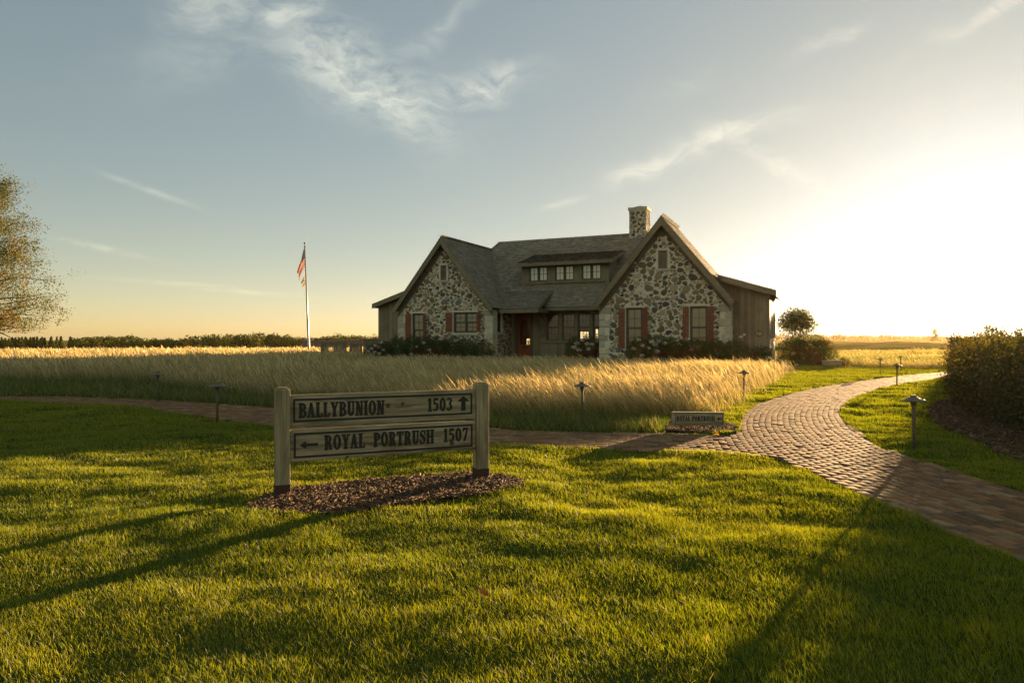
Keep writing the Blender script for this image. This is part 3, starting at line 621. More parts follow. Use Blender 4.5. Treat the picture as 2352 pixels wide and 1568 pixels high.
def window(fn, a0, a1, z0, z1, cols=1, mx=2, my=2, hung=True, blind=None, dep=.10, casing=.055, sill=None, name='window', shutters=(), lower=(2, 2), parent=HO):
    fr = MB(); c = casing
    fbox(fr, fn, a0, a1, dep-.03, dep+.07, z1-c, z1); fbox(fr, fn, a0, a1, dep-.03, dep+.07, z0, z0+c)
    fbox(fr, fn, a0, a0+c, dep-.028, dep+.068, z0+c, z1-c); fbox(fr, fn, a1-c, a1, dep-.028, dep+.068, z0+c, z1-c)
    wI = (a1-a0-2*c); cw = wI/cols; mu = MB(); gl = MB()
    for i in range(cols):
        p0 = a0+c+i*cw; p1 = p0+cw
        if i: fbox(fr, fn, p0-.035, p0+.035, dep-.026, dep+.066, z0+c, z1-c)
        p0 += .035 if i else 0; p1 -= .035 if i < cols-1 else 0
        zs = [(z0+c, (z0+z1)/2), ((z0+z1)/2, z1-c)] if hung else [(z0+c, z1-c)]
        for r, (q0, q1) in enumerate(zs):
            dd = dep+(.03 if (r == 0 and hung) else .005); t = .038
            fbox(fr, fn, p0, p1, dd, dd+.025, q0, q0+t); fbox(fr, fn, p0, p1, dd, dd+.025, q1-t, q1)
            fbox(fr, fn, p0, p0+t, dd+.001, dd+.026, q0+t, q1-t); fbox(fr, fn, p1-t, p1, dd+.001, dd+.026, q0+t, q1-t)
            fbox(gl, fn, p0+t-.005, p1-t+.005, dd+.012, dd+.016, q0+t-.005, q1-t+.005)
            nx_, ny_ = (mx, my) if (r == 1 or not hung) else lower
            for k in range(1, nx_): x_ = p0+t+(p1-p0-2*t)*k/nx_; fbox(mu, fn, x_-.011, x_+.011, dd+.004, dd+.024, q0+t, q1-t)
            for k in range(1, ny_): z_ = q0+t+(q1-q0-2*t)*k/ny_; fbox(mu, fn, p0+t, p1-t, dd+.005, dd+.023, z_-.011, z_+.011)
    o = fr.build(name, M['frame'], parent); gl.build('pane', M['glass'], o)
    if mu.v: mu.build('glazing_bar', M['frame'], o)
    if blind == 'slats':
        bl = MB(); z = z1-c-.03
        while z > z0+c: fbox(bl, fn, a0+c, a1-c, dep+.085, dep+.1, z-.034, z); z -= .05
        bl.build('blind', M['blind'], o)
    elif blind == 'shade':
        bl = MB(); fbox(bl, fn, a0+c, a1-c, dep+.09, dep+.095, z0+c, z1-c); bl.build('blind', M['shade'], o)
    if sill:
        s_ = MB(); fbox(s_, fn, a0-.1, a1+.1, -.07, .12, z0-sill, z0-.003); s_.build('sill', M['limestone'], o, .012)
    return o
def shutter(fn, hinge, w_, z0, z1, ang, side, battens):
    """side +1: leaf lies to +a of the hinge"""
    mb = MB(); n = 3
    for i in range(n):
        k = random.uniform(.9, 1.1); mb.box((side*w_*i/n if side > 0 else -w_*(i+1)/n, -.03, 0), ((w_*(i+1)/n if side > 0 else -w_*i/n)-.012, 0, z1-z0))
    if battens:
        for zz in (.13, z1-z0-.25): mb.box((0 if side > 0 else -w_, -.055, zz), (w_ if side > 0 else -.012, -.0305, zz+.12))
    else:
        for zz in (.15, z1-z0-.28): mb.box((0 if side > 0 else -w_, .0005, zz), (w_ if side > 0 else -.012, .022, zz+.12))
    o = mb.build('shutter', M['shutter'], HO, .004); o.location = fn(hinge, -.035, z0); o.rotation_euler = (0, 0, ang); return o

# stone gables: rounded fieldstones bedded in pale mortar
STONE = [(.055, .052, .048), (.085, .068, .042), (.16, .12, .068), (.105, .078, .042), (.22, .18, .115), (.10, .10, .092), (.135, .105, .06), (.27, .23, .155), (.34, .29, .20)]
SP = (.10, .13, .15, .14, .14, .11, .11, .07, .05)
MORTAR = (.41, .37, .28)
def fieldstones(mb, fn, outline, holes, sizes=((.165, 70), (.13, 700), (.098, 2600), (.07, 5000), (.045, 6000)), inset=.06):
    P = np.array(outline); lo, hi = P.min(0), P.max(0); C = np.zeros((0, 3))
    area = (hi-lo).prod()/25.
    def ok(x, z, r):
        for k in range(8):
            t = k*.785
            if not inpoly(np.array([x+r*math.cos(t)]), np.array([z+r*.8*math.sin(t)]), outline)[0]: return False
        for x0, x1, z0, z1 in holes:
            if x0-inset-r < x < x1+inset+r and z0-inset-r*.8 < z < z1+inset*1.3+r*.8: return False
        return True
    for r0, tries in sizes:
        for _ in range(max(20, int(tries*area))):
            r = r0*random.uniform(.8, 1.15); x = random.uniform(lo[0], hi[0]); z = random.uniform(lo[1], hi[1])
            if len(C) and (np.hypot(C[:, 0]-x, (C[:, 1]-z)*1.22) < (C[:, 2]+r)*.95+.008).any(): continue
            if not ok(x, z, r*.95): continue
            C = np.vstack([C, (x, z, r)])
    for x, z, r in C:
        n = 11 if r > .07 else 8; p1, p2, p3 = random.uniform(0, 6.28), random.uniform(0, 6.28), random.uniform(0, 6.28); rot = random.uniform(-.35, .35); c = np.array(STONE[random.choices(range(9), SP)[0]])*random.uniform(.8, 1.2); mb.tone = tuple(c); dp = random.uniform(.02, .05)*(1 if r > .07 else .7); ring_ = []
        for k in range(n):
            t = 2*math.pi*k/n; q = r*(1.02+.13*math.cos(2*t+p1)+.10*math.cos(3*t+p2)+.05*math.cos(5*t+p3)); a_, b_ = q*math.cos(t), q*.84*math.sin(t); ring_.append((a_*math.cos(rot)-b_*math.sin(rot), a_*math.sin(rot)+b_*math.cos(rot)))
        vs = []
        for sc2, d2 in ((1., .004), (.93, -dp*.65), (.7, -dp)):
            vs += [fn(x+a_*sc2, d2, z+b_*sc2) for a_, b_ in ring_]
        vs.append(fn(x, -dp*1.06, z)); fs_ = []
        for j in (0, n): fs_ += [(j+i, j+(i+1) % n, j+n+(i+1) % n, j+n+i) for i in range(n)]
        fs_ += [(2*n+i, 2*n+(i+1) % n, 3*n) for i in range(n)]; mb.add(vs, fs_)
def gable(uc, v0, holes, vback_l, vback_r, slit=None):
    zt = GP-.16-GS*WL
    wall('stone_wall', PV(v0), [(uc-WL, .0), (uc+WL, .0), (uc+WL, zt), (uc, GP-.16), (uc-WL, zt)], holes, M['stone'], .2, keep=[(uc-WL-1, uc-WL+.36, -1, 3.0), (uc+WL-.36, uc+WL+1, -1, 3.0)])
    for sgn, vb in ((-1, vback_l), (1, vback_r)):
        fn = (lambda s: (lambda a, d, z: (uc+s*(WL-d), a, z)))(sgn)
        wall('side_wall', fn, [(v0, 0), (vb, 0), (vb, zt+.02), (v0, zt+.02)], [slit] if (slit and sgn > 0) else [], M['stone'], .2, keep=[(v0-1, v0+.36, -1, 4)])
    for s in (-1, 1):                                               # dressed corner stones
        q = MB(); z = .02; i = 0
        while z < zt-.12:
            h_ = random.uniform(.26, .34); h_ = min(h_, zt-.03-z); lw, ld = ((.46, .30) if i % 2 else (.30, .46)); lw += random.uniform(-.12, .10)
            x0, x1 = sorted((uc+s*(WL+.018), uc+s*(WL-lw))); k = random.uniform(.72, 1.16); q.tone = (k, k, k*.96)
            q.box((x0, v0-.03-random.uniform(0, .012), z+.012), (x1, v0+ld, z+h_-.012)); z += h_; i += 1
        q.build('corner_stones', M['limestone'], HO, .012)
    # bargeboards, frieze and soffit
    for s in (-1, 1):
        b = MB(); k = random.uniform(.95, 1.1); b.tone = (k, k, k)
        top = lambda a: GP+.01-GS*a
        b.prism([(uc, v0-.38, top(0)), (uc+s*2.97, v0-.38, top(2.97)), (uc+s*2.80, v0-.38, top(2.80)-.37), (uc, v0-.38, top(0)-.37)], (0, .05, 0))
        b.tone = (.8, .8, .78); b.prism([(uc, v0-.045, top(0)-.25), (uc+s*WL, v0-.045, top(WL)-.25), (uc+s*WL, v0-.045, top(WL)-.60), (uc, v0-.045, top(0)-.60)], (0, .043, 0))
        b.build('bargeboard', M['trim'], HO, .004)
W1, W2 = (-1.93, -1.23, 1.2, 2.955), (.54, 1.906, 1.93, 2.97)
W3, W4 = (9.88, 10.605, 1.2, 2.97), (12.61, 13.33, 1.2, 2.985)
LV, RVn = (-.21, .145, 4.63, 5.40), (11.28, 11.68, 4.60, 5.38)
SL = (.52, 1.08, 1.95, 2.93)
gable(0, 0, [W1, W2, LV], 6, VW, SL); gable(UR, VR, [W3, W4, RVn], VW, 5)
for h_, v0, c, sl_ in ((W1, 0, 1, None), (W2, 0, 2, .13), (W3, VR, 1, None), (W4, VR, 1, None)):
    window(PV(v0), h_[0], h_[1], h_[2], h_[3], c, blind='slats', dep=.11, sill=sl_ or .1)
window((lambda a, d, z: (WL-d, a, z)), *SL, 1, blind=None, dep=.12, sill=.12)
for h_, v0 in ((LV, 0), (RVn, VR)):                                # louvred attic vents
    o = MB(); fn = PV(v0); c = .05
    fbox(o, fn, h_[0], h_[1], .0, .1, h_[3]-c, h_[3]); fbox(o, fn, h_[0], h_[0]+c, .002, .1, h_[2], h_[3]-c); fbox(o, fn, h_[1]-c, h_[1], .002, .1, h_[2], h_[3]-c)
    v_ = o.build('louvre_vent', M['trim'], HO); o = MB(); z = h_[2]+.02
    while z < h_[3]-.1: o.add([(h_[0]+c, v0+.03, z), (h_[1]-c, v0+.03, z), (h_[1]-c, v0+.1, z+.075), (h_[0]+c, v0+.1, z+.075), (h_[0]+c, v0+.03, z+.014), (h_[1]-c, v0+.03, z+.014), (h_[1]-c, v0+.1, z+.089), (h_[0]+c, v0+.1, z+.089)], [(0, 1, 2, 3), (4, 5, 6, 7), (0, 1, 5, 4), (2, 3, 7, 6)]); z += .085
    o.build('slat', M['boards'], v_); o = MB(); fbox(o, fn, h_[0]+.02, h_[1]-.02, .13, .14, h_[2], h_[3]); o.build('backing', M['dark'], v_)
    o = MB(); fbox(o, fn, h_[0]-.07, h_[1]+.07, -.05, .1, h_[2]-.1, h_[2]-.003); o.build('sill', M['limestone'], v_, .01)
A = math.radians
shutter(PV(0), -1.95, .36, 1.2, 2.93, 0, -1, False); shutter(PV(0), -1.22, .36, 1.2, 2.93, A(-40), 1, False)
shutter(PV(0), .51, .37, 1.99, 2.95, 0, -1, True); shutter(PV(0), 1.935, .37, 1.99, 2.95, A(-40), 1, True)
shutter(PV(VR), 9.86, .29, 1.2, 2.95, A(8), -1, False); shutter(PV(VR), 10.63, .30, 1.2, 2.95, A(-30), 1, False)
shutter(PV(VR), 12.59, .26, 1.2, 2.96, A(10), -1, False); shutter(PV(VR), 13.35, .28, 1.2, 2.96, A(-20), 1, False)

# entry wall: boards, four sash windows, glazed door
DO = (3.07, 3.98, .36, 2.90); WW = [(4.76, 5.44, 1.52, 2.90), (5.62, 6.30, 1.52, 2.90), (6.46, 7.13, 1.52, 2.90), (7.25, 7.92, 1.52, 2.90)]
wall('entry_wall', PV(VW), [(WL, 0), (UR-WL, 0), (UR-WL, 3.75), (WL, 3.75)], [DO]+WW, M['trim'], .14)
board_wall('boarding', PV(VW-.002), 4.02, 4.62, .1, lambda a: 3.3, back=False)
board_wall('boarding', PV(VW-.002), 4.62, 8.70, .1, lambda a: 1.38, back=False)
board_wall('boarding', PV(VW-.002), 2.80, 3.03, .1, lambda a: 3.3, back=False)
o = MB(); fn = PV(VW); fbox(o, fn, 4.52, 8.70, -.10, -.002, 1.41, 1.49); fbox(o, fn, 4.55, 8.70, -.05, -.002, 2.93, 3.22)
for q in WW: fbox(o, fn, q[0]-.13, q[0]-.01, -.03, -.003, 1.49, 2.93)
fbox(o, fn, WW[3][1]+.01, 8.70, -.03, -.003, 1.49, 2.93); o.build('window_trim', M['trim'], HO, .004)
for q in WW: window(PV(VW), *q, 1, 3, 2, True, None, .05, .035, lower=(3, 2))
o = MB(); d0, d1 = .05, .095; a0, a1, z0, z1 = 3.13, 3.92, .40, 2.84
fbox(o, fn, 3.03, 3.13, -.02, .12, .36, 2.84); fbox(o, fn, 3.92, 4.02, -.02, .12, .36, 2.84); fbox(o, fn, 3.03, 4.02, -.021, .121, 2.84, 2.96)
fr = o.build('door_frame', M['frame'], HO, .004)
o = MB(); gz0, gz1 = 1.31, 2.66
fbox(o, fn, a0, a0+.115, d0, d1, z0, z1); fbox(o, fn, a1-.115, a1, d0, d1, z0, z1); fbox(o, fn, a0+.115, a1-.115, d0, d1, gz1, z1); fbox(o, fn, a0+.115, a1-.115, d0, d1, 1.08, gz1-1.35); fbox(o, fn, a0+.115, a1-.115, d0, d1, z0, .62); fbox(o, fn, a0+.115, a1-.115, d0+.012, d1-.01, .62, 1.08)
dr = o.build('door', M['doorwood'], HO, .004)
o = MB()
for k in (1, 2): x_ = a0+.115+.56*k/3; fbox(o, fn, x_-.014, x_+.014, d0+.006, d1-.006, gz0, gz1)
for k in (1, 2, 3): z_ = gz0+(gz1-gz0)*k/4; fbox(o, fn, a0+.115, a1-.115, d0+.008, d1-.008, z_-.014, z_+.014)
o.build('glazing_bar', M['doorwood'], dr); o = MB(); fbox(o, fn, a0+.11, a1-.11, .07, .075, gz0, gz1); o.build('pane', M['glass'], dr)
o = MB(); fbox(o, fn, 3.38, 3.67, d0-.012, d0-.001, 1.14, 1.22); o.build('mail_slot', M['dark'], dr)
o = MB(); o.lathe([(.012, 0), (.012, .05), (.03, .055), (.03, .08), (.01, .085)], 10, (3.865, VW+d0-.05, 1.30)); o.build('handle', M['bronze'], dr)
o = MB(); o.box((2.9, VW-1.3, .1), (4.6, VW-.03, .40)); o.build('doorstep', M['limestone'], HO, .01)

# inside: floor, ceiling, rear wall with windows that let the low sun through
o = MB(); o.add([(-2.7, 2.42, .42), (15.5, 2.42, .42), (15.5, 9.6, .42), (-2.7, 9.6, .42)], [(0, 1, 2, 3)]); o.add([(-2.4, 2.45, 3.2), (13, 2.45, 3.2), (13, 9.6, 3.2), (-2.4, 9.6, 3.2)], [(0, 1, 2, 3)]); o.build('interior', M['interior'], HO)
RW = [(.42, .86, .55, 1.75), (3.3, 3.48, .9, 2.0), (4.02, 4.70, .9, 2.15), (5.0, 5.34, .9, 2.3)]
wall('rear_wall', PV(9.7), [(-2.75, 0), (14.25, 0), (14.25, 3.3), (-2.75, 3.3)], RW, M['boards'], -.14)
wall('end_wall', (lambda a, d, z: (14.25+d, a, z)), [(4.6, 0), (9.7, 0), (9.7, 3.4), (4.6, 3.4)], [], M['boards'])
wall('end_wall', (lambda a, d, z: (-2.75+d, a, z)), [(5.8, 0), (9.7, 0), (9.7, 3.4), (5.8, 3.4)], [], M['boards'])
for q in RW: window((lambda a, d, z: (a, 9.7-d, z)), *q, 1, 2, 2, True, None, .04, .05)
o = MB(); o.box((2.0, 5.2, .43), (3.6, 6.0, 1.2)); o.build('table', M['dark'], HO, .02)
o = MB(); o.box((5.4, 6.4, .43), (7.2, 7.3, .95)); o.box((5.4, 7.2, .90), (7.2, 7.35, 1.5)); o.build('sofa', M['dark'], HO, .02)

# roofs
c_, s_ = math.cos(math.atan(GS)), math.sin(math.atan(GS)); SLN = HW/c_
vb = lambda z: EV+(z-EZ)/MS
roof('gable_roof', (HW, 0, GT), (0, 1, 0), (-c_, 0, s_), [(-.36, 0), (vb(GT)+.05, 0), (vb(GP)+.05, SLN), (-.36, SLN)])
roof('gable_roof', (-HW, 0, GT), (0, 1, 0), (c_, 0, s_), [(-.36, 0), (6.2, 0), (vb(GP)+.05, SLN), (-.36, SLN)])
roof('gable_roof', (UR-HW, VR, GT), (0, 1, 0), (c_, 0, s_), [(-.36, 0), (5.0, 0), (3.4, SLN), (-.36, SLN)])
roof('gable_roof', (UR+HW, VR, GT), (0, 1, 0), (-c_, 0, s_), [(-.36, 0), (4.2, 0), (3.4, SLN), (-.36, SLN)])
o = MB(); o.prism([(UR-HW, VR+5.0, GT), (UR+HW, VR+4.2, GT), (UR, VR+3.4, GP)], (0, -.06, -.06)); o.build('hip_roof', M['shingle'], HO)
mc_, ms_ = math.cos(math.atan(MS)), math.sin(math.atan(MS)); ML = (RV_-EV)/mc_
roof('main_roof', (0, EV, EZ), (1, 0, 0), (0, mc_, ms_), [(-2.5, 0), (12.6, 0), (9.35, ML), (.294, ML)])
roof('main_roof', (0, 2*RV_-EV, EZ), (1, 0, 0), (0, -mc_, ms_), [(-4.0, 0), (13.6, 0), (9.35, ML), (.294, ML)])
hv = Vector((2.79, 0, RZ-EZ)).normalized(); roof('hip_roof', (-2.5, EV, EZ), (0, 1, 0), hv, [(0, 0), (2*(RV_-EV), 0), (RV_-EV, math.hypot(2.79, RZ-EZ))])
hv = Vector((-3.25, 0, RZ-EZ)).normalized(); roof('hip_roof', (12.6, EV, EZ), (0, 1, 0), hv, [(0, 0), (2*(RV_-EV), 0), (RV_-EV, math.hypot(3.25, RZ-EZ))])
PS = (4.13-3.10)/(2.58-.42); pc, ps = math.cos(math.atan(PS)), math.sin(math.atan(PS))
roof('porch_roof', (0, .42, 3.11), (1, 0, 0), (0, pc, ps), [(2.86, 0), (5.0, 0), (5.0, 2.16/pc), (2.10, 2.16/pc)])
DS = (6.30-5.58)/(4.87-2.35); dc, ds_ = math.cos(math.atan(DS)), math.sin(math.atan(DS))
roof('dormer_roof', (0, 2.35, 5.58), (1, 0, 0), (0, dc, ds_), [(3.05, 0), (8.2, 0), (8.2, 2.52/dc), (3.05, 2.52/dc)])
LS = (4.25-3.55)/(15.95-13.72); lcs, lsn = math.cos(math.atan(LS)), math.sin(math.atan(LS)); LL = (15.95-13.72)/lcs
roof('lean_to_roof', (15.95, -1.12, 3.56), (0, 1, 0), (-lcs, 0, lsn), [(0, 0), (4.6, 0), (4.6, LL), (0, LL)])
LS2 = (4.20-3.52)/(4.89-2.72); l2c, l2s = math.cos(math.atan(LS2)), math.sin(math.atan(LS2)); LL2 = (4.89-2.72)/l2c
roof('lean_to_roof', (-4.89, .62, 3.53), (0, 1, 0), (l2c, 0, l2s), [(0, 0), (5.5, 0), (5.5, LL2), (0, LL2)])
ridge_caps('ridge_cap', (.3, RV_, RZ), (9.4, RV_, RZ), [(0, -mc_, -ms_), (0, mc_, -ms_)], HO); ridge_caps('ridge_cap', (0, -.36, GP), (0, vb(GP), GP), [(c_, 0, -s_), (-c_, 0, -s_)], HO)
ridge_caps('ridge_cap', (UR, VR-.36, GP), (UR, VR+3.4, GP), [(c_, 0, -s_), (-c_, 0, -s_)], HO)
ridge_caps('ridge_cap', (-2.5, EV, EZ), (.294, RV_, RZ), [(.5, -.5, -.3), (-.5, .5, -.4)], HO)
o = MB(); o.tone = (.9,)*3                                         # eave fascias
o.box((4.95, EV-.03, EZ-.20), (8.62, EV+.02, EZ+.015)); o.box((2.95, .39, 2.90), (5.03, .44, 3.10)); o.box((5.0, .42, 2.92), (5.05, EV+.9, 3.10))
o.prism([(5.002, .40, 3.105), (5.002, 2.58, 4.14), (5.002, 2.58, 3.98), (5.002, .40, 2.90)], (.045, 0, 0))
o.build('fascia', M['trim'], HO, .004)
o = MB(); o.add([(2.8, .46, 3.0), (5.0, .46, 3.0), (5.0, VW, 3.25), (2.8, VW, 3.25)], [(0, 1, 2, 3)]); o.add([(5.0, EV, 3.06), (8.65, EV, 3.06), (8.65, VW, 3.25), (5.0, VW, 3.25)], [(0, 1, 2, 3)]); o.build('soffit', M['trim'], HO)
o = MB(); P_ = []                                                  # curved timber brace under the porch
for i in range(9):
    t = i/8*math.pi/2; P_.append((4.62, VW-.04-1.25*math.sin(t)**1.0*(i/8), 2.05+.98*(1-math.cos(t))))
arc = [(VW-.06-1.3*(i/8)**1.7, 2.0+1.0*(i/8)**.8) for i in range(9)]
for (v0_, z0_), (v1_, z1_) in zip(arc[:-1], arc[1:]): o.bar((4.62, v0_, z0_), (4.62, v1_, z1_), .2, .15, (0, -1, .3))
o.box((4.53, VW-.14, 1.92), (4.71, VW-.026, 2.9)); o.box((4.50, VW-.2, 1.84), (4.74, VW-.026, 1.92)); o.build('timber_brace', M['trim'], HO, .006)
o = MB(); o.bar((2.17, 2.5, 4.13), (2.93, .45, 3.17), .07, .05); o.build('valley_flashing', M['metal'], HO)
o = MB(); o.bar((.03, vb(GP)-.08, GP-.02), (2.12, 2.56, 4.16), .07, .04); o.build('valley_flashing', M['metal'], HO)

# dormer
z_on = lambda v: EZ+MS*(v-EV)
DW = [(3.58, 4.62), (5.03, 6.07), (6.48, 7.52)]
wall('dormer_wall', PV(2.75), [(3.18, 4.2), (7.92, 4.2), (7.92, 5.62), (3.18, 5.62)], [(a, b, 4.62, 5.42) for a, b in DW], M['boards'], .1)
o = MB(); fn = PV(2.75); fbox(o, fn, 3.40, 7.70, -.07, -.002, 4.50, 4.59); fbox(o, fn, 3.16, 3.36, -.025, -.002, 4.2, 5.6); fbox(o, fn, 7.74, 7.94, -.025, -.002, 4.2, 5.6); fbox(o, fn, 3.05, 8.2, -.42, -.37, 5.40, 5.60); fbox(o, fn, 3.36, 7.74, -.022, -.002, 5.43, 5.6)
o.prism([(8.2, 2.36, 5.58), (8.2, 4.87, 6.30), (8.2, 4.87, 6.14), (8.2, 2.36, 5.40)], (.04, 0, 0)); o.prism([(3.01, 2.36, 5.58), (3.01, 4.87, 6.30), (3.01, 4.87, 6.14), (3.01, 2.36, 5.40)], (.04, 0, 0)); o.build('dormer_trim', M['trim'], HO, .004)
for u_ in (3.18, 7.92): o = MB(); o.add([(u_, 2.75, 4.2), (u_, 4.4, 5.75), (u_, 4.4, 6.0), (u_, 2.75, 5.6)], [(0, 1, 2, 3)]); o.build('dormer_cheek', M['boards'], HO)
for a_, b_ in DW: window(PV(2.75), a_, b_, 4.62, 5.42, 2, 2, 2, False, 'shade', .04, .035)

# chimney
o = MB(); o.tone = MORTAR; o.box((8.26, 5.45, 5.2), (9.16, 6.35, 8.47)); fieldstones(o, PV(5.45), [(8.26, 6.9), (9.16, 6.9), (9.16, 8.44), (8.26, 8.44)], [], ((.12, 4000), (.08, 9000), (.05, 9000))); fieldstones(o, (lambda a, d, z: (9.16-d, a, z)), [(5.45, 6.9), (6.35, 6.9), (6.35, 8.44), (5.45, 8.44)], [], ((.12, 4000), (.08, 9000), (.05, 9000))); ch = o.build('chimney', M['stone'], HO)
o = MB(); o.box((8.19, 5.38, 8.47), (9.23, 6.42, 8.64)); o.build('chimney_cap', M['limestone'], ch, .015)
o = MB(); o.lathe([(.25, 0), (.25, .08), (.22, .1), (.2, .1)], 20, (8.71, 5.9, 8.64)); o.build('flue', M['limestone'], ch)
for (x_, sx_) in ((8.245, 1), (9.175, -1)):
    o = MB()
    for i, z in enumerate(np.arange(7.0, 8.4, .24)):
        l_ = .28 if (i+(sx_ > 0)) % 2 else .18; k = random.uniform(.8, 1.1); o.tone = (k, k, k); x0, x1 = sorted((x_, x_+sx_*l_)); o.box((x0, 5.435, z+.006), (x1, 5.435+.3, z+.232))
    o.build('corner_stones', M['limestone'], ch, .01)
o = MB(); o.box((8.21, 5.40, 6.55), (9.21, 6.4, 6.98)); o.build('flashing', M['metal'], ch)

# lean-to wings
ztr = lambda a: 3.56+LS*(15.95-a)-.13
board_wall('lean_to_wall', PV(-.75), 14.262, 15.68, .0, ztr); board_wall('lean_to_wall', PV(3.0), 14.2, 15.68, .0, ztr); board_wall('lean_to_wall', PV(5.8), -4.75, -2.7, .0, (lambda a: 3.53+LS2*(a+4.89)-.13)); board_wall('lean_to_wall', PV(-.6), 13.6, 14.28, 2.9, (lambda a: min(ztr(a), GP-.05-GS*(a-UR)+.6))); board_wall('lean_to_wall', (lambda a, d, z: (15.68-d, a, z)), -.75, 3.0, 0, lambda a: ztr(15.68)-.0)
o = MB(); o.prism([(13.85, -1.14, ztr(13.85)+.13), (15.98, -1.14, ztr(15.98)+.14), (15.98, -1.14, ztr(15.98)-.10), (13.85, -1.14, ztr(13.85)-.10)], (0, .05, 0)); o.prism([(15.93, -1.09, 3.57), (15.98, -1.09, 3.57), (15.98, -1.09, 3.33), (15.93, -1.09, 3.33)], (0, 4.5, 0)); o.prism([(14.3, -.80, ztr(14.3)-.02), (15.70, -.80, ztr(15.70)-.02), (15.70, -.80, ztr(15.7)-.22), (14.3, -.80, ztr(14.3)-.22)], (0, .026, 0)); o.box((15.585, -.80, .05), (15.71, -.774, ztr(15.7)-.23))
o.build('lean_to_trim', M['trim'], HO, .004)
o = MB(); o.add([(13.9, -1.1, ztr(13.9)-.03), (15.95, -1.1, ztr(15.95)-.03), (15.95, 3.4, ztr(15.95)-.03), (13.9, 3.4, ztr(13.9)-.03)], [(0, 1, 2, 3)]); o.build('soffit', M['trim'], HO)
ztl = lambda a: 3.53+LS2*(a+4.89)-.13
board_wall('lean_to_wall', PV(1.0), -4.75, -2.8, .0, ztl); board_wall('lean_to_wall', (lambda a, d, z: (-4.75+d, a, z)), 1.0, 5.8, 0, lambda a: ztl(-4.75))
o = MB(); o.prism([(-4.92, .60, ztl(-4.92)+.14), (-2.75, .60, ztl(-2.75)+.14), (-2.75, .60, ztl(-2.75)-.10), (-4.92, .60, ztl(-4.92)-.10)], (0, .05, 0)); o.prism([(-4.92, .65, 3.54), (-4.87, .65, 3.54), (-4.87, .65, 3.32), (-4.92, .65, 3.32)], (0, 5.4, 0)); o.build('lean_to_trim', M['trim'], HO, .004)
o = MB(); o.add([(-4.88, .64, ztl(-4.88)-.03), (-2.75, .64, ztl(-2.75)-.03), (-2.75, 6, ztl(-2.75)-.03), (-4.88, 6, ztl(-4.88)-.03)], [(0, 1, 2, 3)]); o.build('soffit', M['trim'], HO)

# house number plaque
u0_, u1_ = u_at(1734.5, -.78), u_at(1754, -.78); fn = PV(-.778); ucx = (u0_+u1_)/2; hw_ = (u1_-u0_)/2
pl = put_polys([[(ucx+hw_*1.06*math.cos(t*math.pi/16), 1.83+.125*math.sin(t*math.pi/16)) for t in range(32)]], fn, -.002, -.022, 'number_plaque', M['frame'], HO)
put_polys(text_polys('1503', ucx-hw_*.74, ucx+hw_*.74, 1.765, 1.895, .08), fn, -.022, -.03, 'lettering', M['gold'], pl)

# ---------------------------------------------------------------- the two-board sign
SA = np.array(g(648, 1140)); SB = np.array(g(1104.5, 1100)); SE = (SB-SA)/np.hypot(*(SB-SA)); SLEN = float(np.hypot(*(SB-SA))); SF = np.array([SE[1], -SE[0]])   # along the boards, towards the viewer
SG = empty('wooden_sign', (SA[0], SA[1], 0), math.atan2(SE[1], SE[0]), 'large weathered wooden sign of two boards between square posts, standing in the bark mulch bed', 'sign')
def s_on(x):
    k = (x-1176)/F; return (k*SA[1]-SA[0])/(SE[0]-k*SE[1])
zs = lambda zx: s_on(598.7+.2424*zx)                               # board coordinate from the close-up's columns
for s_ in (0, SLEN):
    o = MB(); hgt_ = 1.115; q = .0725
    o.add([(s_+i*q, j*q, z) for z in (.13, hgt_-.03) for i, j in ((-1, -1), (1, -1), (1, 1), (-1, 1))]+[(s_+i*(q-.026), j*(q-.026), hgt_) for i, j in ((-1, -1), (1, -1), (1, 1), (-1, 1))],
          [(0, 3, 2, 1)]+[(k+i, k+(i+1) % 4, k+4+(i+1) % 4, k+4+i) for k in (0, 4) for i in range(4)]+[(8, 9, 10, 11)])
    p = o.build('post', M['postwood'], SG, .004)
    o = MB(); o.box((s_-q-.004, -q-.004, -.2), (s_+q+.004, q+.004, .132)); o.build('post_sleeve', M['rust'], p, .004)
fs = lambda a, d, z: (a, -.022-d, z)
def sign_board(z0, z1):
    o = MB(); o.box((.0735, -.022, z0), (SLEN-.0735, .022, z1)); return o.build('board', M['signwood'], SG, .003)
b1 = sign_board(.702, 1.032); b2 = sign_board(.352, .678)
x0, x1 = zs(305), zs(1998)
put_polys(frame_polys(x0, .752, x1, .992, .021), fs, -.001, .0025, 'border_line', M['paint'], b1)
put_polys(text_polys('BALLYBUNION', zs(357), zs(1167), .797, .944, .045), fs, -.001, .003, 'lettering', M['paint'], b1, .0042)
put_polys(text_polys('1503', zs(1575), zs(1812), .806, .946, .06), fs, -.001, .003, 'house_number', M['paint'], b1, .0042)
xc = zs(1914); put_polys([[(xc-.075, .90), (xc+.075, .90), (xc, .962)]]+rect(xc-.026, .795, xc+.026, .901), fs, -.001, .003, 'arrow', M['paint'], b1)
put_polys(frame_polys(x0+.006, .384, x1+.004, .640, .021), fs, -.001, .0025, 'border_line', M['paint'], b2)
put_polys(text_polys('ROYAL', zs(600), zs(985), .452, .600, .05), fs, -.001, .003, 'lettering', M['paint'], b2, .0042)
put_polys(text_polys('PORTRUSH', zs(1065), zs(1635), .452, .600, .05), fs, -.001, .003, 'lettering', M['paint'], b2, .0042)
put_polys(text_polys('1507', zs(1725), zs(1960), .458, .600, .06), fs, -.001, .003, 'house_number', M['paint'], b2, .0042)
put_polys(arrow(zs(365), zs(540), .515, .042), fs, -.001, .003, 'arrow', M['paint'], b2)
KN = plain('wood_knot', (.055, .036, .02), .9)
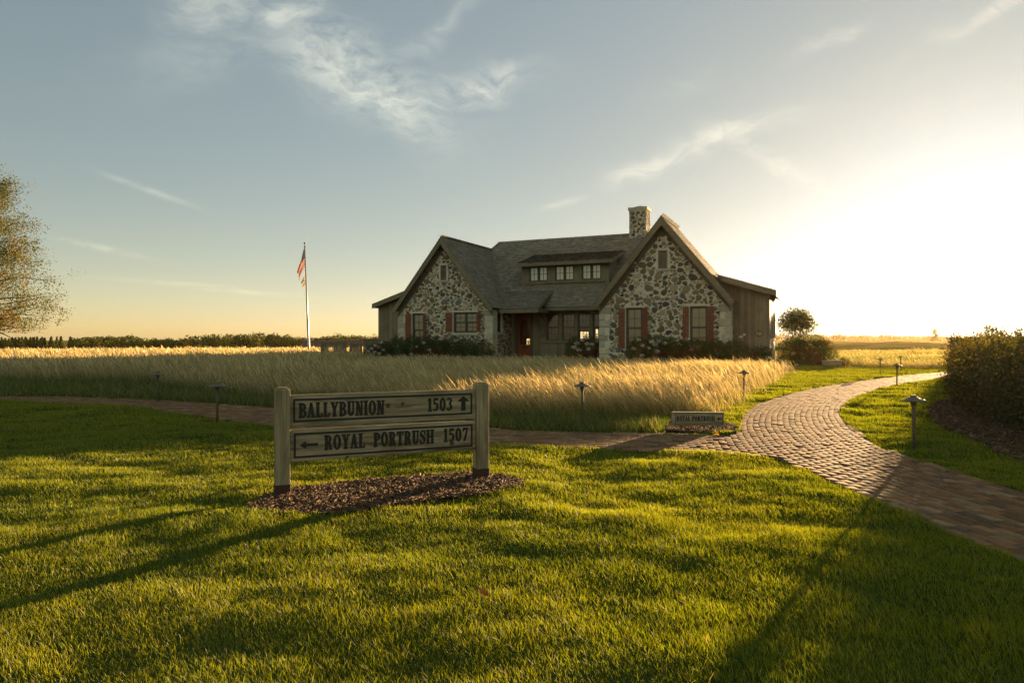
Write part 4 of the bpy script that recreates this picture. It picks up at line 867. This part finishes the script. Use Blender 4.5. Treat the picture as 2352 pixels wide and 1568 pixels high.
for zx_, z_, r_, bd_ in ((1203, .885, .026, b1), (1340, .9, .022, b1), (1805, .437, .028, b2), (815, .361, .018, b2)):
    o = MB(); a_ = zs(zx_); o.add([fs(a_+r_*math.cos(t*.6283), .0006, z_+r_*math.sin(t*.6283)) for t in range(10)], [tuple(range(10))]); o.build('wood_knot', KN, bd_)

# small low sign at the fork and a blank one by the house shrubs
lx, ly = g(1602, 992, 0)
ly = 12.0; lx = at(1602, ly)
LG_ = empty('low_sign', (lx, ly, float(hgt(lx, ly))), A(-4), 'small low wooden sign with dark lettering and left arrow at the path fork', 'sign', 'low wooden signs')
def low_board(root, half, z0, z1):
    o = MB(); o.box((-half, -.05, z0), (half, .05, z1)); b = o.build('board', M['signwood'], root, .005)
    for s_ in (-.62*half, .62*half): o = MB(); o.box((s_-.012, -.012, -.15), (s_+.012, .012, z0-.001)); o.build('stake', M['rust'], root)
    return b
bb = low_board(LG_, .445, .085, .325); fl_ = lambda a, d, z: (a, -.05-d, z)
xx = lambda zx_: -.445+(zx_-308)/(1080-308)*.89
put_polys(frame_polys(xx(354), .108, xx(1068), .312, .009), fl_, -.001, .002, 'border_line', M['paint'], bb)
put_polys(text_polys('ROYAL', xx(372), xx(577), .172, .258, .06), fl_, -.001, .0025, 'lettering', M['paint'], bb, .0024)
put_polys(text_polys('PORTRUSH', xx(605), xx(943), .172, .258, .06), fl_, -.001, .0025, 'lettering', M['paint'], bb, .0024)
put_polys(arrow(xx(968), xx(1048), .212, .033, shaft=.42, head=.5), fl_, -.001, .0025, 'arrow', M['paint'], bb)
d_ = 38.6; L2 = empty('low_sign', (at(1911, d_), d_, float(hgt(at(1911, d_), d_))), A(8), 'low weathered wooden board standing on the lawn at the right end of the big bush', 'sign', 'low wooden signs')
low_board(L2, .58, .10, .42)

# ---------------------------------------------------------------- path lamps
def make_lamp():
    r = empty('path_lamp')
    o = MB(); o.lathe([(.0225, -.15), (.0225, .5), (.023, .56), (.027, .61), (.035, .65), (.05, .69), (.05, .70)], 20); o.build('post', M['bronze'], r, 0, True)
    o = MB(); o.lathe([(.05, .693), (.162, .697), (.166, .702), (.162, .708), (.115, .725), (.075, .742), (.055, .757), (.045, .758)], 28); s_ = o.build('lamp_shade', M['bronze'], r, 0, True)
    o = MB(); o.lathe([(.043, .757), (.043, .778), (.036, .786), (.01, .787)], 20); o.build('cap', M['bronze'], s_)
    return r
LAMPS = [(2100, 10.0, 'bronze path lamp nearest at right, in the grass before the dark hedge'), (1338, 13.1, 'bronze path lamp before the golden meadow, left of the small low sign'),
         (1708, 18.05, 'bronze path lamp at the right corner of the golden meadow, beside the path bend'), (2060, 23.2, 'bronze path lamp in the right hand verge, foremost of the far three'),
         (2022, 30.6, 'bronze path lamp on the far lawn, left one of the far three'), (2069, 34.5, 'bronze path lamp at the edge of the far rough, rearmost of the far three'),
         (499, 13.1, 'bronze path lamp on the near lawn edge, left of the two-board sign'), (362, 17.4, 'bronze path lamp half sunk in green rough, leftmost of all'),
         (1182, 41.5, 'small bronze path lamp in front of the red door'), (1248.6, 43.5, 'small bronze path lamp under the row of sash windows'), (1766, 30., 'small bronze path lamp beside the shrub at the timber wing')]
proto = None
for i, (px_, d_, lab) in enumerate(LAMPS):
    if proto is None: proto = make_lamp(); o = proto
    else: o = copy_tree(proto)
    X_ = at(px_, d_); o.location = (X_, d_, float(hgt(X_, d_))); o.rotation_euler = (A(random.uniform(-1.5, 1.5)), A(random.uniform(-1.5, 1.5)), 0)
    tag(o, lab, 'lamp', 'bronze mushroom lamps along the brick path')

# ---------------------------------------------------------------- flagpole and flags
FD = 58.0; FX = at(710, FD); FZ = float(hgt(FX, FD)); TILT = A(-2.2)
fp = empty('flagpole', (FX, FD, FZ), 0, 'tall white flagpole left of the cottage with two limp flags', 'flagpole'); fp.rotation_euler = (0, TILT, 0)
TOP = EYE+(HY-567)*FD/F-FZ
o = MB(); o.lathe([(.105, 0), (.10, 1), (.08, 4), (.05, TOP)], 16); o.build('pole', M['white'], fp, 0, True)
o = MB(); o.lathe([(.05, TOP), (.10, TOP+.02), (.09, TOP+.06), (.03, TOP+.1), (.018, TOP+.12), (.015, TOP+.24)], 14); o.build('truck', M['bronze'], fp)
o = MB(); o.lathe([(.02, TOP+.22), (.07, TOP+.26), (.09, TOP+.31), (.07, TOP+.37), (.02, TOP+.4)], 14); o.build('finial', M['bronze'], fp, 0, True)
def flag(name, z0, hoist, dx, drop, tonefn, label, wave):
    n, m = 30, 39; s_ = np.linspace(0, 1, n)[None, :]; t_ = np.linspace(0, 1, m)[:, None]
    x = -(.03+dx*s_**.9)+.0*t_+.10*(s_*(t_-.3)); x = x+.05*np.sin(t_*9+s_*4)*s_; y = .10*np.sin(t_*13+s_*wave)*s_+.0*x
    z = z0-hoist*t_*(1-.55*s_)-drop*s_**1.15; V_ = np.stack(np.broadcast_arrays(x, y, z), -1).reshape(-1, 3)
    I_ = np.arange(n*m).reshape(m, n); q = np.stack([I_[:-1, :-1], I_[:-1, 1:], I_[1:, 1:], I_[1:, :-1]], -1).reshape(-1, 4)
    S_, T_ = np.broadcast_arrays(s_, t_); o = npmesh(name, V_, [q], M['flag'], None, tonefn(S_, T_).reshape(-1, 3), True)
    o.location = (FX, FD, FZ); o.rotation_euler = (0, TILT, 0); return tag(o, label, 'flag')
def us(S_, T_):
    c = np.where((np.floor(T_*13).astype(int) % 2 == 0)[..., None], np.array((.36, .01, .015)), np.array((.62, .56, .46)))
    can = (S_ < .4) & (T_ < 7/13); star = (np.sin(S_*60) > .55) & (np.sin(T_*70) > .55)
    return np.where(can[..., None], np.where(star[..., None], np.array((.55, .52, .48)), np.array((.014, .018, .05))), c)
flag('flag', TOP-.06, 1.62, .62, 2.05, us, 'limp striped red and white flag with dark blue corner on the flagpole', 5)
def crest(S_, T_):
    r = np.hypot((S_-.48)*1.5, T_-.34); r2 = np.hypot((S_-.48)*1.5, T_-.68); k = ((r > .13) & (r < .23) & (S_ > .42)) | ((r2 > .13) & (r2 < .23) & (S_ > .42)) | ((np.abs(T_-.5) < .05) & (np.abs(S_-.5) < .18))
    return np.where(k[..., None], np.array((.05, .045, .035)), np.array((.60, .56, .47)))
flag('flag', TOP-1.95, 1.25, .32, 1.05, crest, 'limp white flag with a dark emblem, lower of the two on the pole', 4)

# ---------------------------------------------------------------- fence left of the cottage, far barn
def fence_panel(xa, da, xb, db, topz, botz, label, slots=False):
    p = np.array([at(xa, da), da]); q = np.array([at(xb, db), db]); p = p*KH; q = q*KH; topz = zk(topz); L = float(np.hypot(*(q-p))); zb = float(hgt(*p))
    r = empty('timber_fence', (p[0], p[1], 0), math.atan2(q[1]-p[1], q[0]-p[0]), label, 'fence', 'fence sections left of the cottage')
    o = MB(); a = .1
    while a < L-.1:
        b = min(a+.13, L-.1); k = random.uniform(.75, 1.25); o.tone = (k, k, k)
        if not (slots and L*.26 < a < L*.44): o.box((a+.004, -.012, zb+.03), (b-.004, .012, topz-.13))
        else:
            o.box((a+.004, -.012, zb+.03), (a+.07, .012, topz-.13))
        a = b
    o.build('boards', M['boards'], r); o = MB(); o.box((.1, -.04, topz-.15), (L-.1, .04, topz)); o.box((.1, -.035, zb+.1), (L-.1, -.0125, zb+.2)); o.build('rail', M['trim'], r, .004)
    for s_ in (.05, L-.05): o = MB(); o.box((s_-.05, -.05, zb-.2), (s_+.05, .05, topz+.03)); o.build('post', M['trim'], r, .006)
fence_panel(737, 36.5, 796, 37.0, 1.45, .1, 'weathered vertical board fence section with dark slots, farthest left near the flagpole', True)
fence_panel(803, 38.2, 832, 38.4, 1.38, .1, 'short weathered fence section between the slotted section and the rose bush')
fence_panel(834, 38.4, 872, 38.6, 1.62, .1, 'taller weathered fence section meeting the left timber wing of the cottage')
bx, bd = at(683, 112), 112.0; bz = float(hgt(bx, bd)); BA = empty('barn', (bx, bd, bz), A(3), 'low barn with a rusty ribbed roof far behind the fence', 'barn')
rz = EYE+(HY-781.5)*bd/F-bz; o = MB(); o.box((1.6, -3, -.5), (15, 3, rz-2.2)); o.build('wall', M['boards'], BA)
o = MB(); o.prism([(.9, -4.0, rz-2.6), (.9, 0, rz), (.9, 4.0, rz-2.6), (.9, 3.9, rz-2.72), (.9, 0, rz-.14), (.9, -3.9, rz-2.72)], (15, 0, 0))
k = .9
while k < 15.8: o.bar((k, -4.0, rz-2.56), (k, 0, rz+.03), .08, .06, (0, 0, 1)); k += .6
o.build('roof', M['barnroof'], BA)

# ---------------------------------------------------------------- shrubs, hedges and trees
def leafcloud(name, P, size, tone, mat, parent=None, out=None, rnd=1.):
    n = len(P); nr = R.normal(0, 1, (n, 3))*rnd
    if out is not None: nr = nr+out
    nr /= np.linalg.norm(nr, axis=1)[:, None]+1e-9; a = np.cross(nr, R.normal(0, 1, (n, 3))); a /= np.linalg.norm(a, axis=1)[:, None]+1e-9; b = np.cross(nr, a)
    L = (size*R.uniform(.6, 1.35, n))[:, None]; W_ = L*R.uniform(.42, .62, n)[:, None]
    vs = np.stack([P-a*L/2, P+b*W_/2+nr*L*.08, P+a*L/2-nr*L*.05, P-b*W_/2+nr*L*.08], 1).reshape(-1, 3); q = np.arange(4*n).reshape(n, 4)
    return npmesh(name, vs, [q], mat, parent, np.repeat(tone, 4, 0))
def lobes(ls, n, shell=.45):
    """points in a union of ellipsoids (cx,cy,cz,rx,ry,rz), denser towards the surface, with a lumpy skin"""
    w_ = np.array([l[3]*l[4]*l[5] for l in ls])**.75; i = R.choice(len(ls), n, p=w_/w_.sum()); L = np.array(ls)[i]; d = R.normal(0, 1, (n, 3)); d /= np.linalg.norm(d, axis=1)[:, None]
    r = (1-shell*R.random(n)**1.3)*(.82+.36*fbm(d[:, 0]*3+i*7.3+9, d[:, 2]*3+d[:, 1]*2+i*3.1+9, 15, 3)); return L[:, :3]+d*L[:, 3:]*r[:, None], d
def tones(n, cols, p, P=None, k=1.3):
    c = np.array(cols); j = R.choice(len(c), n, p=p)
    if P is not None:                                              # whole twigs share a hue
        f = fbm(P[:, 0]*k+P[:, 1]*.7, P[:, 2]*k+P[:, 1]*.5, 55, 2); sel = (f > .60); j = np.where(sel, len(c)-1, np.where(j == len(c)-1, 0, j))
    return c[j]*R.uniform(.65, 1.35, (n, 1))
GREENS = [(.030, .055, .012), (.045, .075, .018), (.022, .040, .010), (.075, .095, .022), (.085, .045, .022)]
def bush(name, ls, n, size, label, cat, flowers=(), group=None, leafp=(.36, .28, .2, .11, .05), stems=6, pal=None):
    if group == ROSES:
        ls = [(l[0]*KH, l[1]*KH, zk(l[2]), l[3]*KH, l[4]*KH, l[5]*KH) for l in ls]; flowers = [(f[0]*KH, f[1]*KH, zk(f[2]), f[3]*KH) for f in flowers]; n = int(n*1.5); size *= 1.12
    c = np.array(ls)[:, :3].mean(0); base = (float(c[0]), float(c[1]), float(hgt(c[0], c[1])))
    r = empty(name, base, 0, label, cat, group); P, d = lobes([(l[0]-base[0], l[1]-base[1], l[2]-base[2], *l[3:]) for l in ls], n)
    P[:, 2] = np.maximum(P[:, 2], .02+.1*R.random(n)); f = leafcloud('foliage', P, size, tones(n, pal or GREENS, leafp, P), M['leaf'], r, d*.7)
    o = MB()
    for l in ls:
        for _ in range(stems):
            x, y = l[0]-base[0], l[1]-base[1]; a, b = random.uniform(-.6, .6)*l[3], random.uniform(-.6, .6)*l[4]
            o.tube([(x+a*.3, y+b*.3, -.05), (x+a*.7, y+b*.7, l[2]-base[2]), (x+a*1.1, y+b*1.1, l[2]-base[2]+l[5]*.75)], [.022, .014, .006], 5)
    if pal or group == ROSES:
        sp = []
        for l in ls:
            for _ in range(5 if l[5] > .3 else 0):
                a_ = random.uniform(0, 6.28); bx0 = Vector((l[0]-base[0]+.7*l[3]*math.cos(a_), l[1]-base[1]+.7*l[4]*math.sin(a_), l[2]-base[2]+l[5]*random.uniform(.5, .85))); dr = Vector((math.cos(a_)*.35, math.sin(a_)*.3, 1)).normalized(); Ls = random.uniform(.18, .42)
                o.tube([bx0, bx0+dr*Ls*.6, bx0+dr*Ls], [.008, .006, .003], 4); sp += [tuple(bx0+dr*Ls*random.uniform(.15, 1.05)+Vector((random.gauss(0, .03), random.gauss(0, .03), 0))) for _ in range(14)]
        if sp: sp = np.array(sp); leafcloud('shoot_leaves', sp, size*.95, tones(len(sp), pal or GREENS, leafp), M['leaf'], r)
    o.build('stem', M['bark'], r)
    for (fx, fd, fz, fr) in flowers:                               # clusters of small open flowers
        k = max(9, int(60*fr/.12)); v = R.normal(0, 1, (k, 3)); v /= np.linalg.norm(v, axis=1)[:, None]; v[:, 1] = -np.abs(v[:, 1])
        Q_ = np.array([fx-base[0], fd-base[1], fz-base[2]])+v*fr*np.array((1.15, .7, .75))*R.uniform(.5, 1, (k, 1))
        t = np.array((.62, .60, .54))*R.uniform(.75, 1.15, (k, 1)) if random.random() > .12 else np.array((.5, .27, .24))*R.uniform(.8, 1.2, (k, 1))
        leafcloud('blossom_cluster', Q_, .05, t, M['petal'], r, v)
    return r
def wl(u, v, z): X_, Y_ = toworld(u, v); return X_/KH, Y_/KH, z
def fpx(x, y, d, r=.11): return (at(x, d), d, EYE+(HY-y)*d/F, r)
def row(u0, u1, v, z0, z1, depth, step=.8, jit=.12):
    o = []; u = u0+step/2
    while u < u1:
        h = (z1-z0)*random.uniform(.88, 1.06); o.append((*wl(u, v+random.uniform(-.1, .1), z0+h/2), step*.78, depth*random.uniform(.85, 1.1), h/2)); u += step*random.uniform(.85, 1.15)
    return o
gz = .3
ROSES = 'flowering shrubs planted along the cottage front'
bush('rose_bush', [(at(862, 35.3), 35.3, .78, .62, .55, .62), (at(884, 35.4), 35.2, .85, .55, .5, .68)], 5200, .075, 'rose bush with white flower clusters at the left corner of the cottage by the fence', 'shrub',
     [fpx(x, y, 34.6, .10) for x, y in ((853, 800), (862, 793), (870, 797), (876, 786), (846, 806), (860, 808), (880, 803), (871, 811))], ROSES)
bush('flowering_hedge', row(-2.5, 3.3, -1.0, gz-.1, 1.80, .62), 21000, .075, 'long dark green hedge with a few white blooms under the left gable windows', 'hedge',
     [fpx(x, y, 33.2, r) for x, y, r in ((929, 776, .08), (973, 787, .11), (1012, 778, .09), (1030, 774, .1), (1047, 781, .12), (1060, 776, .08), (986, 803, .1), (1112, 795, .11), (1124, 785, .12), (1116, 806, .1), (1128, 797, .08), (957, 795, .07), (945, 812, .08))], ROSES)
u0, u1 = u_at(1312, .2), u_at(1400, -.6)
bush('rose_bush', row(u0, u1+.9, -.2, gz-.1, 1.74, .75, .7), 11500, .075, 'rose bush thick with white flower clusters below the sash windows', 'shrub',
     [fpx(x, y, 30.9, r) for x, y, r in ((1325, 788, .12), (1337, 781, .1), (1348, 789, .13), (1360, 790, .12), (1318, 797, .13), (1330, 803, .12), (1352, 801, .12), (1372, 782, .1), (1396, 790, .13), (1411, 787, .12), (1425, 794, .12), (1380, 799, .12), (1345, 775, .09), (1390, 808, .1), (1414, 806, .1), (1427, 811, .08))], ROSES)
u0, u1 = u_at(1450, -2.4), u_at(1715, -2.4)
bush('flowering_hedge', row(u0, u1+.25, -2.45, gz-.1, 1.74, .65), 24000, .075, 'long dark green hedge with scattered white blooms under the right gable windows', 'hedge',
     [fpx(x, y, 27.3, r) for x, y, r in ((1467, 780, .1), (1476, 793, .1), (1490, 799, .08), (1497, 784, .12), (1505, 789, .12), (1513, 783, .1), (1527, 788, .1), (1510, 806, .1), (1474, 815, .1), (1562, 790, .09), (1556, 782, .07), (1578, 779, .12), (1590, 797, .13), (1604, 797, .12), (1588, 804, .1), (1455, 800, .09))], ROSES)
bush('flowering_shrub', [(at(1738, 27.3), 27.3, .75, .42, .4, .55), (at(1762, 27.5), 27.7, .7, .38, .4, .6), (at(1721, 27), 27.1, .62, .35, .35, .45)], 4200, .07, 'thin reddish shrub before the timber wing, below the house number', 'shrub',
     [fpx(1702, 773, 27, .07), fpx(1709, 768, 27, .06), fpx(1755, 836, 26.8, .08)], ROSES, (.25, .2, .2, .1, .25))
bush('large_bush', [(at(1822, 31), 31, .95, .75, .85, .80), (at(1862, 31), 31.1, 1.02, .85, .9, .82), (at(1893, 31.3), 31.4, .95, .62, .75, .72), (at(1845, 30.5), 30.6, .6, 1.0, .7, .5)], 15000, .08, 'broad rounded bush glowing yellow on its right side, right of the cottage', 'shrub',
     [fpx(1822, 811, 30, .1), fpx(1830, 838, 30, .09), fpx(1872, 842, 29.9, .09)], ROSES, (.30, .26, .16, .18, .10))
bush('small_shrub', [(at(1941, 38.8), 39., .32, .35, .3, .25)], 900, .06, 'small dark clump beside the blank low board', 'shrub', (), None, stems=3)
# dark hedge at the right edge
HL = []
line = resample([(21.2, 32), (17., 25), (15.1, 21.8), (13.1, 18.9), (12.1, 17.7), (11.2, 16.2), (9.5, 12.9), (8.55, 10.3), (8.2, 8.2)], .95)
for i, (x, y) in enumerate(line): HL.append((x+random.uniform(-.15, .15), y, .82, .95, .80, random.uniform(.80, .90)))
for i, (x, y) in enumerate(line): HL.append((x+random.uniform(-.1, .25), y, .42, .92, .8, .5))
for i, (x, y) in enumerate(line[4:]): HL.append((x+1.6, y+.4, .85, 1.1, .9, .9))
HEDGE = [(.036, .042, .010), (.055, .052, .014), (.026, .031, .009), (.085, .066, .018), (.078, .05, .018)]
hb = bush('dark_hedge', HL, 95000, .062, 'tall dark backlit hedge standing along the mulch bed at the right edge', 'hedge', (), None, (.34, .26, .24, .08, .08), 4, HEDGE)
# trees
def branch(p, d, L, n, curl, rise):
    pts = [np.array(p, float)]; d = np.array(d, float)
    for i in range(n):
        d = d+R.normal(0, curl, 3)+np.array((0, 0, rise)); d /= np.linalg.norm(d); pts.append(pts[-1]+d*L/n)
    return pts
def tree(name, x, y, h, prof, clear, nl, nleaf, leaf, cols, p, label, group=None, trunk_r=.14, lean_=0, per=9, multi=1, spread=.22):
    """prof: (relative height, crown radius) pairs"""
    bz_ = float(hgt(x, y)); r = empty(name, (x, y, bz_), 0, label, 'tree', group); tb = MB(); lb = MB(); tips = []
    for m_ in range(multi):
        off = R.normal(0, .10, 2)*(multi > 1); tp = [(off[0]*(1+4*t), off[1]*(1+4*t)+.1*math.sin(t*5), -.2+t*h*.95) for t in np.linspace(0, 1, 9)]
        tb.tube(tp, list(np.linspace(trunk_r, trunk_r*.15, 9)), 9)
    for i in range(nl):
        t = clear+(1-clear)*(i+.5)/nl*.98; az_ = i*2.399+R.normal(0, .3); rad = np.interp(t, *zip(*prof))*R.uniform(.78, 1.05); z = t*h
        up = .55-.55*(1-t)+R.normal(0, .1); L = rad*1.12; st = (0, 0, max(z-rad*.35, clear*h*.6)); br = branch(st, (math.cos(az_), math.sin(az_), up), L, 6, .12, -.02)
        lb.tube(br, list(np.linspace(trunk_r*.42*(1.1-t)+.016, .008, len(br))), 5)
        for j in range(2, len(br)):
            for k_ in range(per//3):
                tw = branch(br[j], R.normal(0, 1, 3)*np.array((1, 1, .7)), rad*R.uniform(.18, .42), 3, .25, -.05); lb.tube(tw, [.007, .005, .003, .002], 4); tips += tw[1:]
        tips += br[3:]
    tb.build('trunk', M['bark'], r, 0, True); lb.build('limb', M['bark'], r)
    T_ = np.array(tips); P = T_[R.integers(0, len(T_), nleaf)]+R.normal(0, spread, (nleaf, 3))*np.array((1, 1, .8))
    P[:, 2] = np.maximum(P[:, 2], clear*h*.62+R.random(nleaf)*h*.08); leafcloud('crown', P, leaf, tones(nleaf, cols, p, P, .9), M['leaf'], r); return r
AUT = [(.052, .070, .022), (.064, .076, .024), (.042, .057, .019), (.076, .073, .022), (.098, .076, .022)]
tree('birch_tree', at(-70, 68), 68, 19.8, [(.15, 3.5), (.27, 7.0), (.38, 6.9), (.55, 5.9), (.7, 5.3), (.85, 3.9), (1, .9)], .2, 110, 78000, .17, AUT, (.3, .25, .2, .15, .1), 'autumn tinted tree with amber leaves cut off by the left edge', None, .32, per=12, spread=.36)
LTG = [(.05, .075, .014), (.07, .09, .018), (.035, .055, .012), (.10, .10, .02)]
sx_, sd_ = at(1829, 46.), 46.; st_ = empty('small_tree', (sx_, sd_, float(hgt(sx_, sd_))), 0, 'small round topped tree backlit behind the big bush right of the cottage', 'tree')
P, d = lobes([(0, 0, 2.75, 1.30, 1.2, 1.0), (-.55, .1, 2.6, .8, .8, .75), (.6, 0, 2.55, .8, .8, .75), (-.15, 0, 3.25, .75, .7, .55), (.35, .1, 3.1, .7, .7, .5)], 5600, .85); leafcloud('crown', P, .13, tones(5600, LTG, (.4, .3, .2, .1), P), M['leaf'], st_, d*.4)
o = MB()
for i in range(4): a_ = i*1.57+.4; o.tube([(.05*math.cos(a_), .05*math.sin(a_), -.1), (.16*math.cos(a_), .16*math.sin(a_), 1.2), (.6*math.cos(a_), .5*math.sin(a_), 2.9)], [.05, .04, .012], 7)
o.build('trunk', M['bark'], st_, 0, True)
o = MB()
for i in range(16): a_ = i*2.4; o.tube([(.2*math.cos(a_), .2*math.sin(a_), 1.3+.06*i), (.7*math.cos(a_), .6*math.sin(a_), 2.1+.06*i), (1.1*math.cos(a_), 1.*math.sin(a_), 2.4+.07*i)], [.02, .012, .005], 5)
o.build('limb', M['bark'], st_)
tree('distant_tree', at(2279, 46), 46, 2.35, [(.4, .5), (.65, .95), (.85, .85), (1, .3)], .4, 16, 1300, .15, LTG, (.3, .3, .1, .3), 'little flat topped tree showing just above the dark hedge', None, .05, per=4, multi=2)
tree('distant_tree', at(2148-0, 330), 330, 6.5, [(.3, 1.6), (.5, 2.2), (.8, 1.5), (1, .4)], .25, 16, 900, .55, LTG, (.4, .3, .2, .1), 'lone tree standing out before the far right treeline', None, .2, per=4, spread=.5)
def wood_(name, items, leaf, nper, cols, p, label):
    vs = []; dd = []; tn = []; k_ = []
    for (x, y, h, rx, con) in items:
        n = int(nper*random.uniform(.8, 1.2)); b = float(hgt(x, y)); t = R.random(n)**.8; d = R.normal(0, 1, (n, 3)); d[:, 1] -= .35; d /= np.linalg.norm(d, axis=1)[:, None]
        if con: rr = rx*(1.02-t)*R.uniform(.6, 1.1, n); P = np.stack([x+d[:, 0]*rr, y+d[:, 1]*rr, b+t*h], -1)
        else:
            lob = R.normal(0, .42, (5, 3))*np.array((rx, rx, h*.22)); l_ = lob[R.integers(0, 5, n)]; P = np.array([x, y, b+h*.58])+l_+d*np.array((rx*.62, rx*.62, h*.30))*R.uniform(.7, 1.05, (n, 1)); low = R.random(n) < .25; P[low, 2] = b+R.random(low.sum())*h*.5
        vs.append(P); dd.append(d); c = np.array(cols)[random.choices(range(len(cols)), p)[0]]*random.uniform(.75, 1.25); tn.append(c*R.uniform(.7, 1.35, (n, 1)))
    o = leafcloud(name, np.concatenate(vs), leaf, np.concatenate(tn), M['farleaf'], None, np.concatenate(dd)*.8); return tag(o, label, 'wood', kind='stuff')
prof_top = [(-300, 775), (0, 776), (100, 776), (200, 775), (270, 772), (300, 771), (350, 779), (420, 775), (470, 769), (530, 768), (570, 764), (620, 768), (680, 772), (720, 776), (760, 770), (790, 768), (830, 772), (880, 771), (900, 772)]
it = []
for _ in range(330):
    x = random.uniform(-520, 930); d = random.uniform(330, 430); X_ = at(x, d); topy = np.interp(x, *zip(*prof_top))-3+abs(random.gauss(0, 4.)); zt = EYE+(HY-topy)*d/F; hh = max(3.5, zt-float(hgt(X_, d))); it.append((X_, d, hh, random.uniform(2.6, 4.6)*(.55 if x < 170 else 1), x < 170 and random.random() < .8))
wood_('far_wood', it, 1.1, 260, [(.030, .045, .012), (.045, .062, .014), (.065, .085, .018), (.09, .085, .02)], (.34, .3, .24, .12), 'dark continuous wood along the left horizon')
it = []
for _ in range(260):
    x = random.uniform(1700, 2750); d = random.uniform(720, 860); X_ = at(x, d); topy = 765+(x-1880)*.020+abs(random.gauss(0, 3.5)); zt = EYE+(HY-topy)*d/F; it.append((X_, d, max(5, zt-float(hgt(X_, d))), random.uniform(5, 9), False))
wood_('far_wood', it, 2.0, 150, [(.045, .055, .014), (.06, .07, .018), (.05, .05, .016)], (.4, .3, .3), 'hazy continuous wood along the right horizon')
# a grey boulder in the rough behind the blank board
bm = bmesh.new(); bmesh.ops.create_icosphere(bm, subdivisions=3, radius=1)
for v in bm.verts:
    c = v.co; k = .8+.4*float(fbm(np.array(c.x*1.6+5), np.array(c.y*1.6+c.z*1.3+5), 3, 3)); v.co = Vector((c.x*.36*k, c.y*.3*k, c.z*.22*k))
me = bpy.data.meshes.new('boulder'); bm.to_mesh(me); bm.free(); me.materials.append(M['rock']); o = link(bpy.data.objects.new('boulder', me)); d_ = 41.; o.location = (at(1926, d_), d_, float(hgt(at(1926, d_), d_))+.15)
tag(o, 'grey boulder in the rough grass behind the blank low board', 'rock')

for px_, py_, lab, c in ((1598, 1001, 'yellow fallen leaf on the shaded edge of the brick path near the low sign', (.42, .26, .03)), (1646, 1003, 'orange brown fallen leaf on the brick path right of the low sign', (.38, .17, .03)),
                         (1108, 1385, 'reddish brown fallen leaf lying in the foreground lawn', (.075, .028, .016))):
    x, y = g(px_, py_); z = float(hgt(x, y))+(.026 if py_ < 1010 else .055); o = MB(); n = 10
    o.tone = c; o.add([(0, 0, .004)]+[(.045*(1+.35*math.cos(2*t))*math.cos(t)*(1 if i % 2 else .8), .032*math.sin(t), .010+.012*abs(math.sin(t))) for i, t in enumerate(np.linspace(0, 6.283, n, endpoint=False))], [(0, i+1, (i+1) % n+1) for i in range(n)])
    o.bar((-.045, 0, .008), (-.085, .008, .02), .003, .003); q = o.build('fallen_leaf', M['leaf']); q.location = (x, y, z); q.rotation_euler = (A(random.uniform(-12, 12)), A(random.uniform(-12, 12)), random.uniform(0, 6)); tag(q, lab, 'leaf')

# ---------------------------------------------------------------- low evening haze lit by the sun
m, n = newmat('evening_haze'); v = n.n('ShaderNodeVolumePrincipled'); v.inputs['Color'].default_value = (1, .76, .42, 1); v.inputs['Density'].default_value = .000045; v.inputs['Anisotropy'].default_value = .68
n.t.links.new(v.outputs[0], n.n('ShaderNodeOutputMaterial').inputs['Volume'])
o = MB(); o.box((-700, -40, -8), (900, 1100, 23)); o = o.build('haze', m); tag(o, 'thin golden evening haze over the whole place', 'haze', kind='stuff')
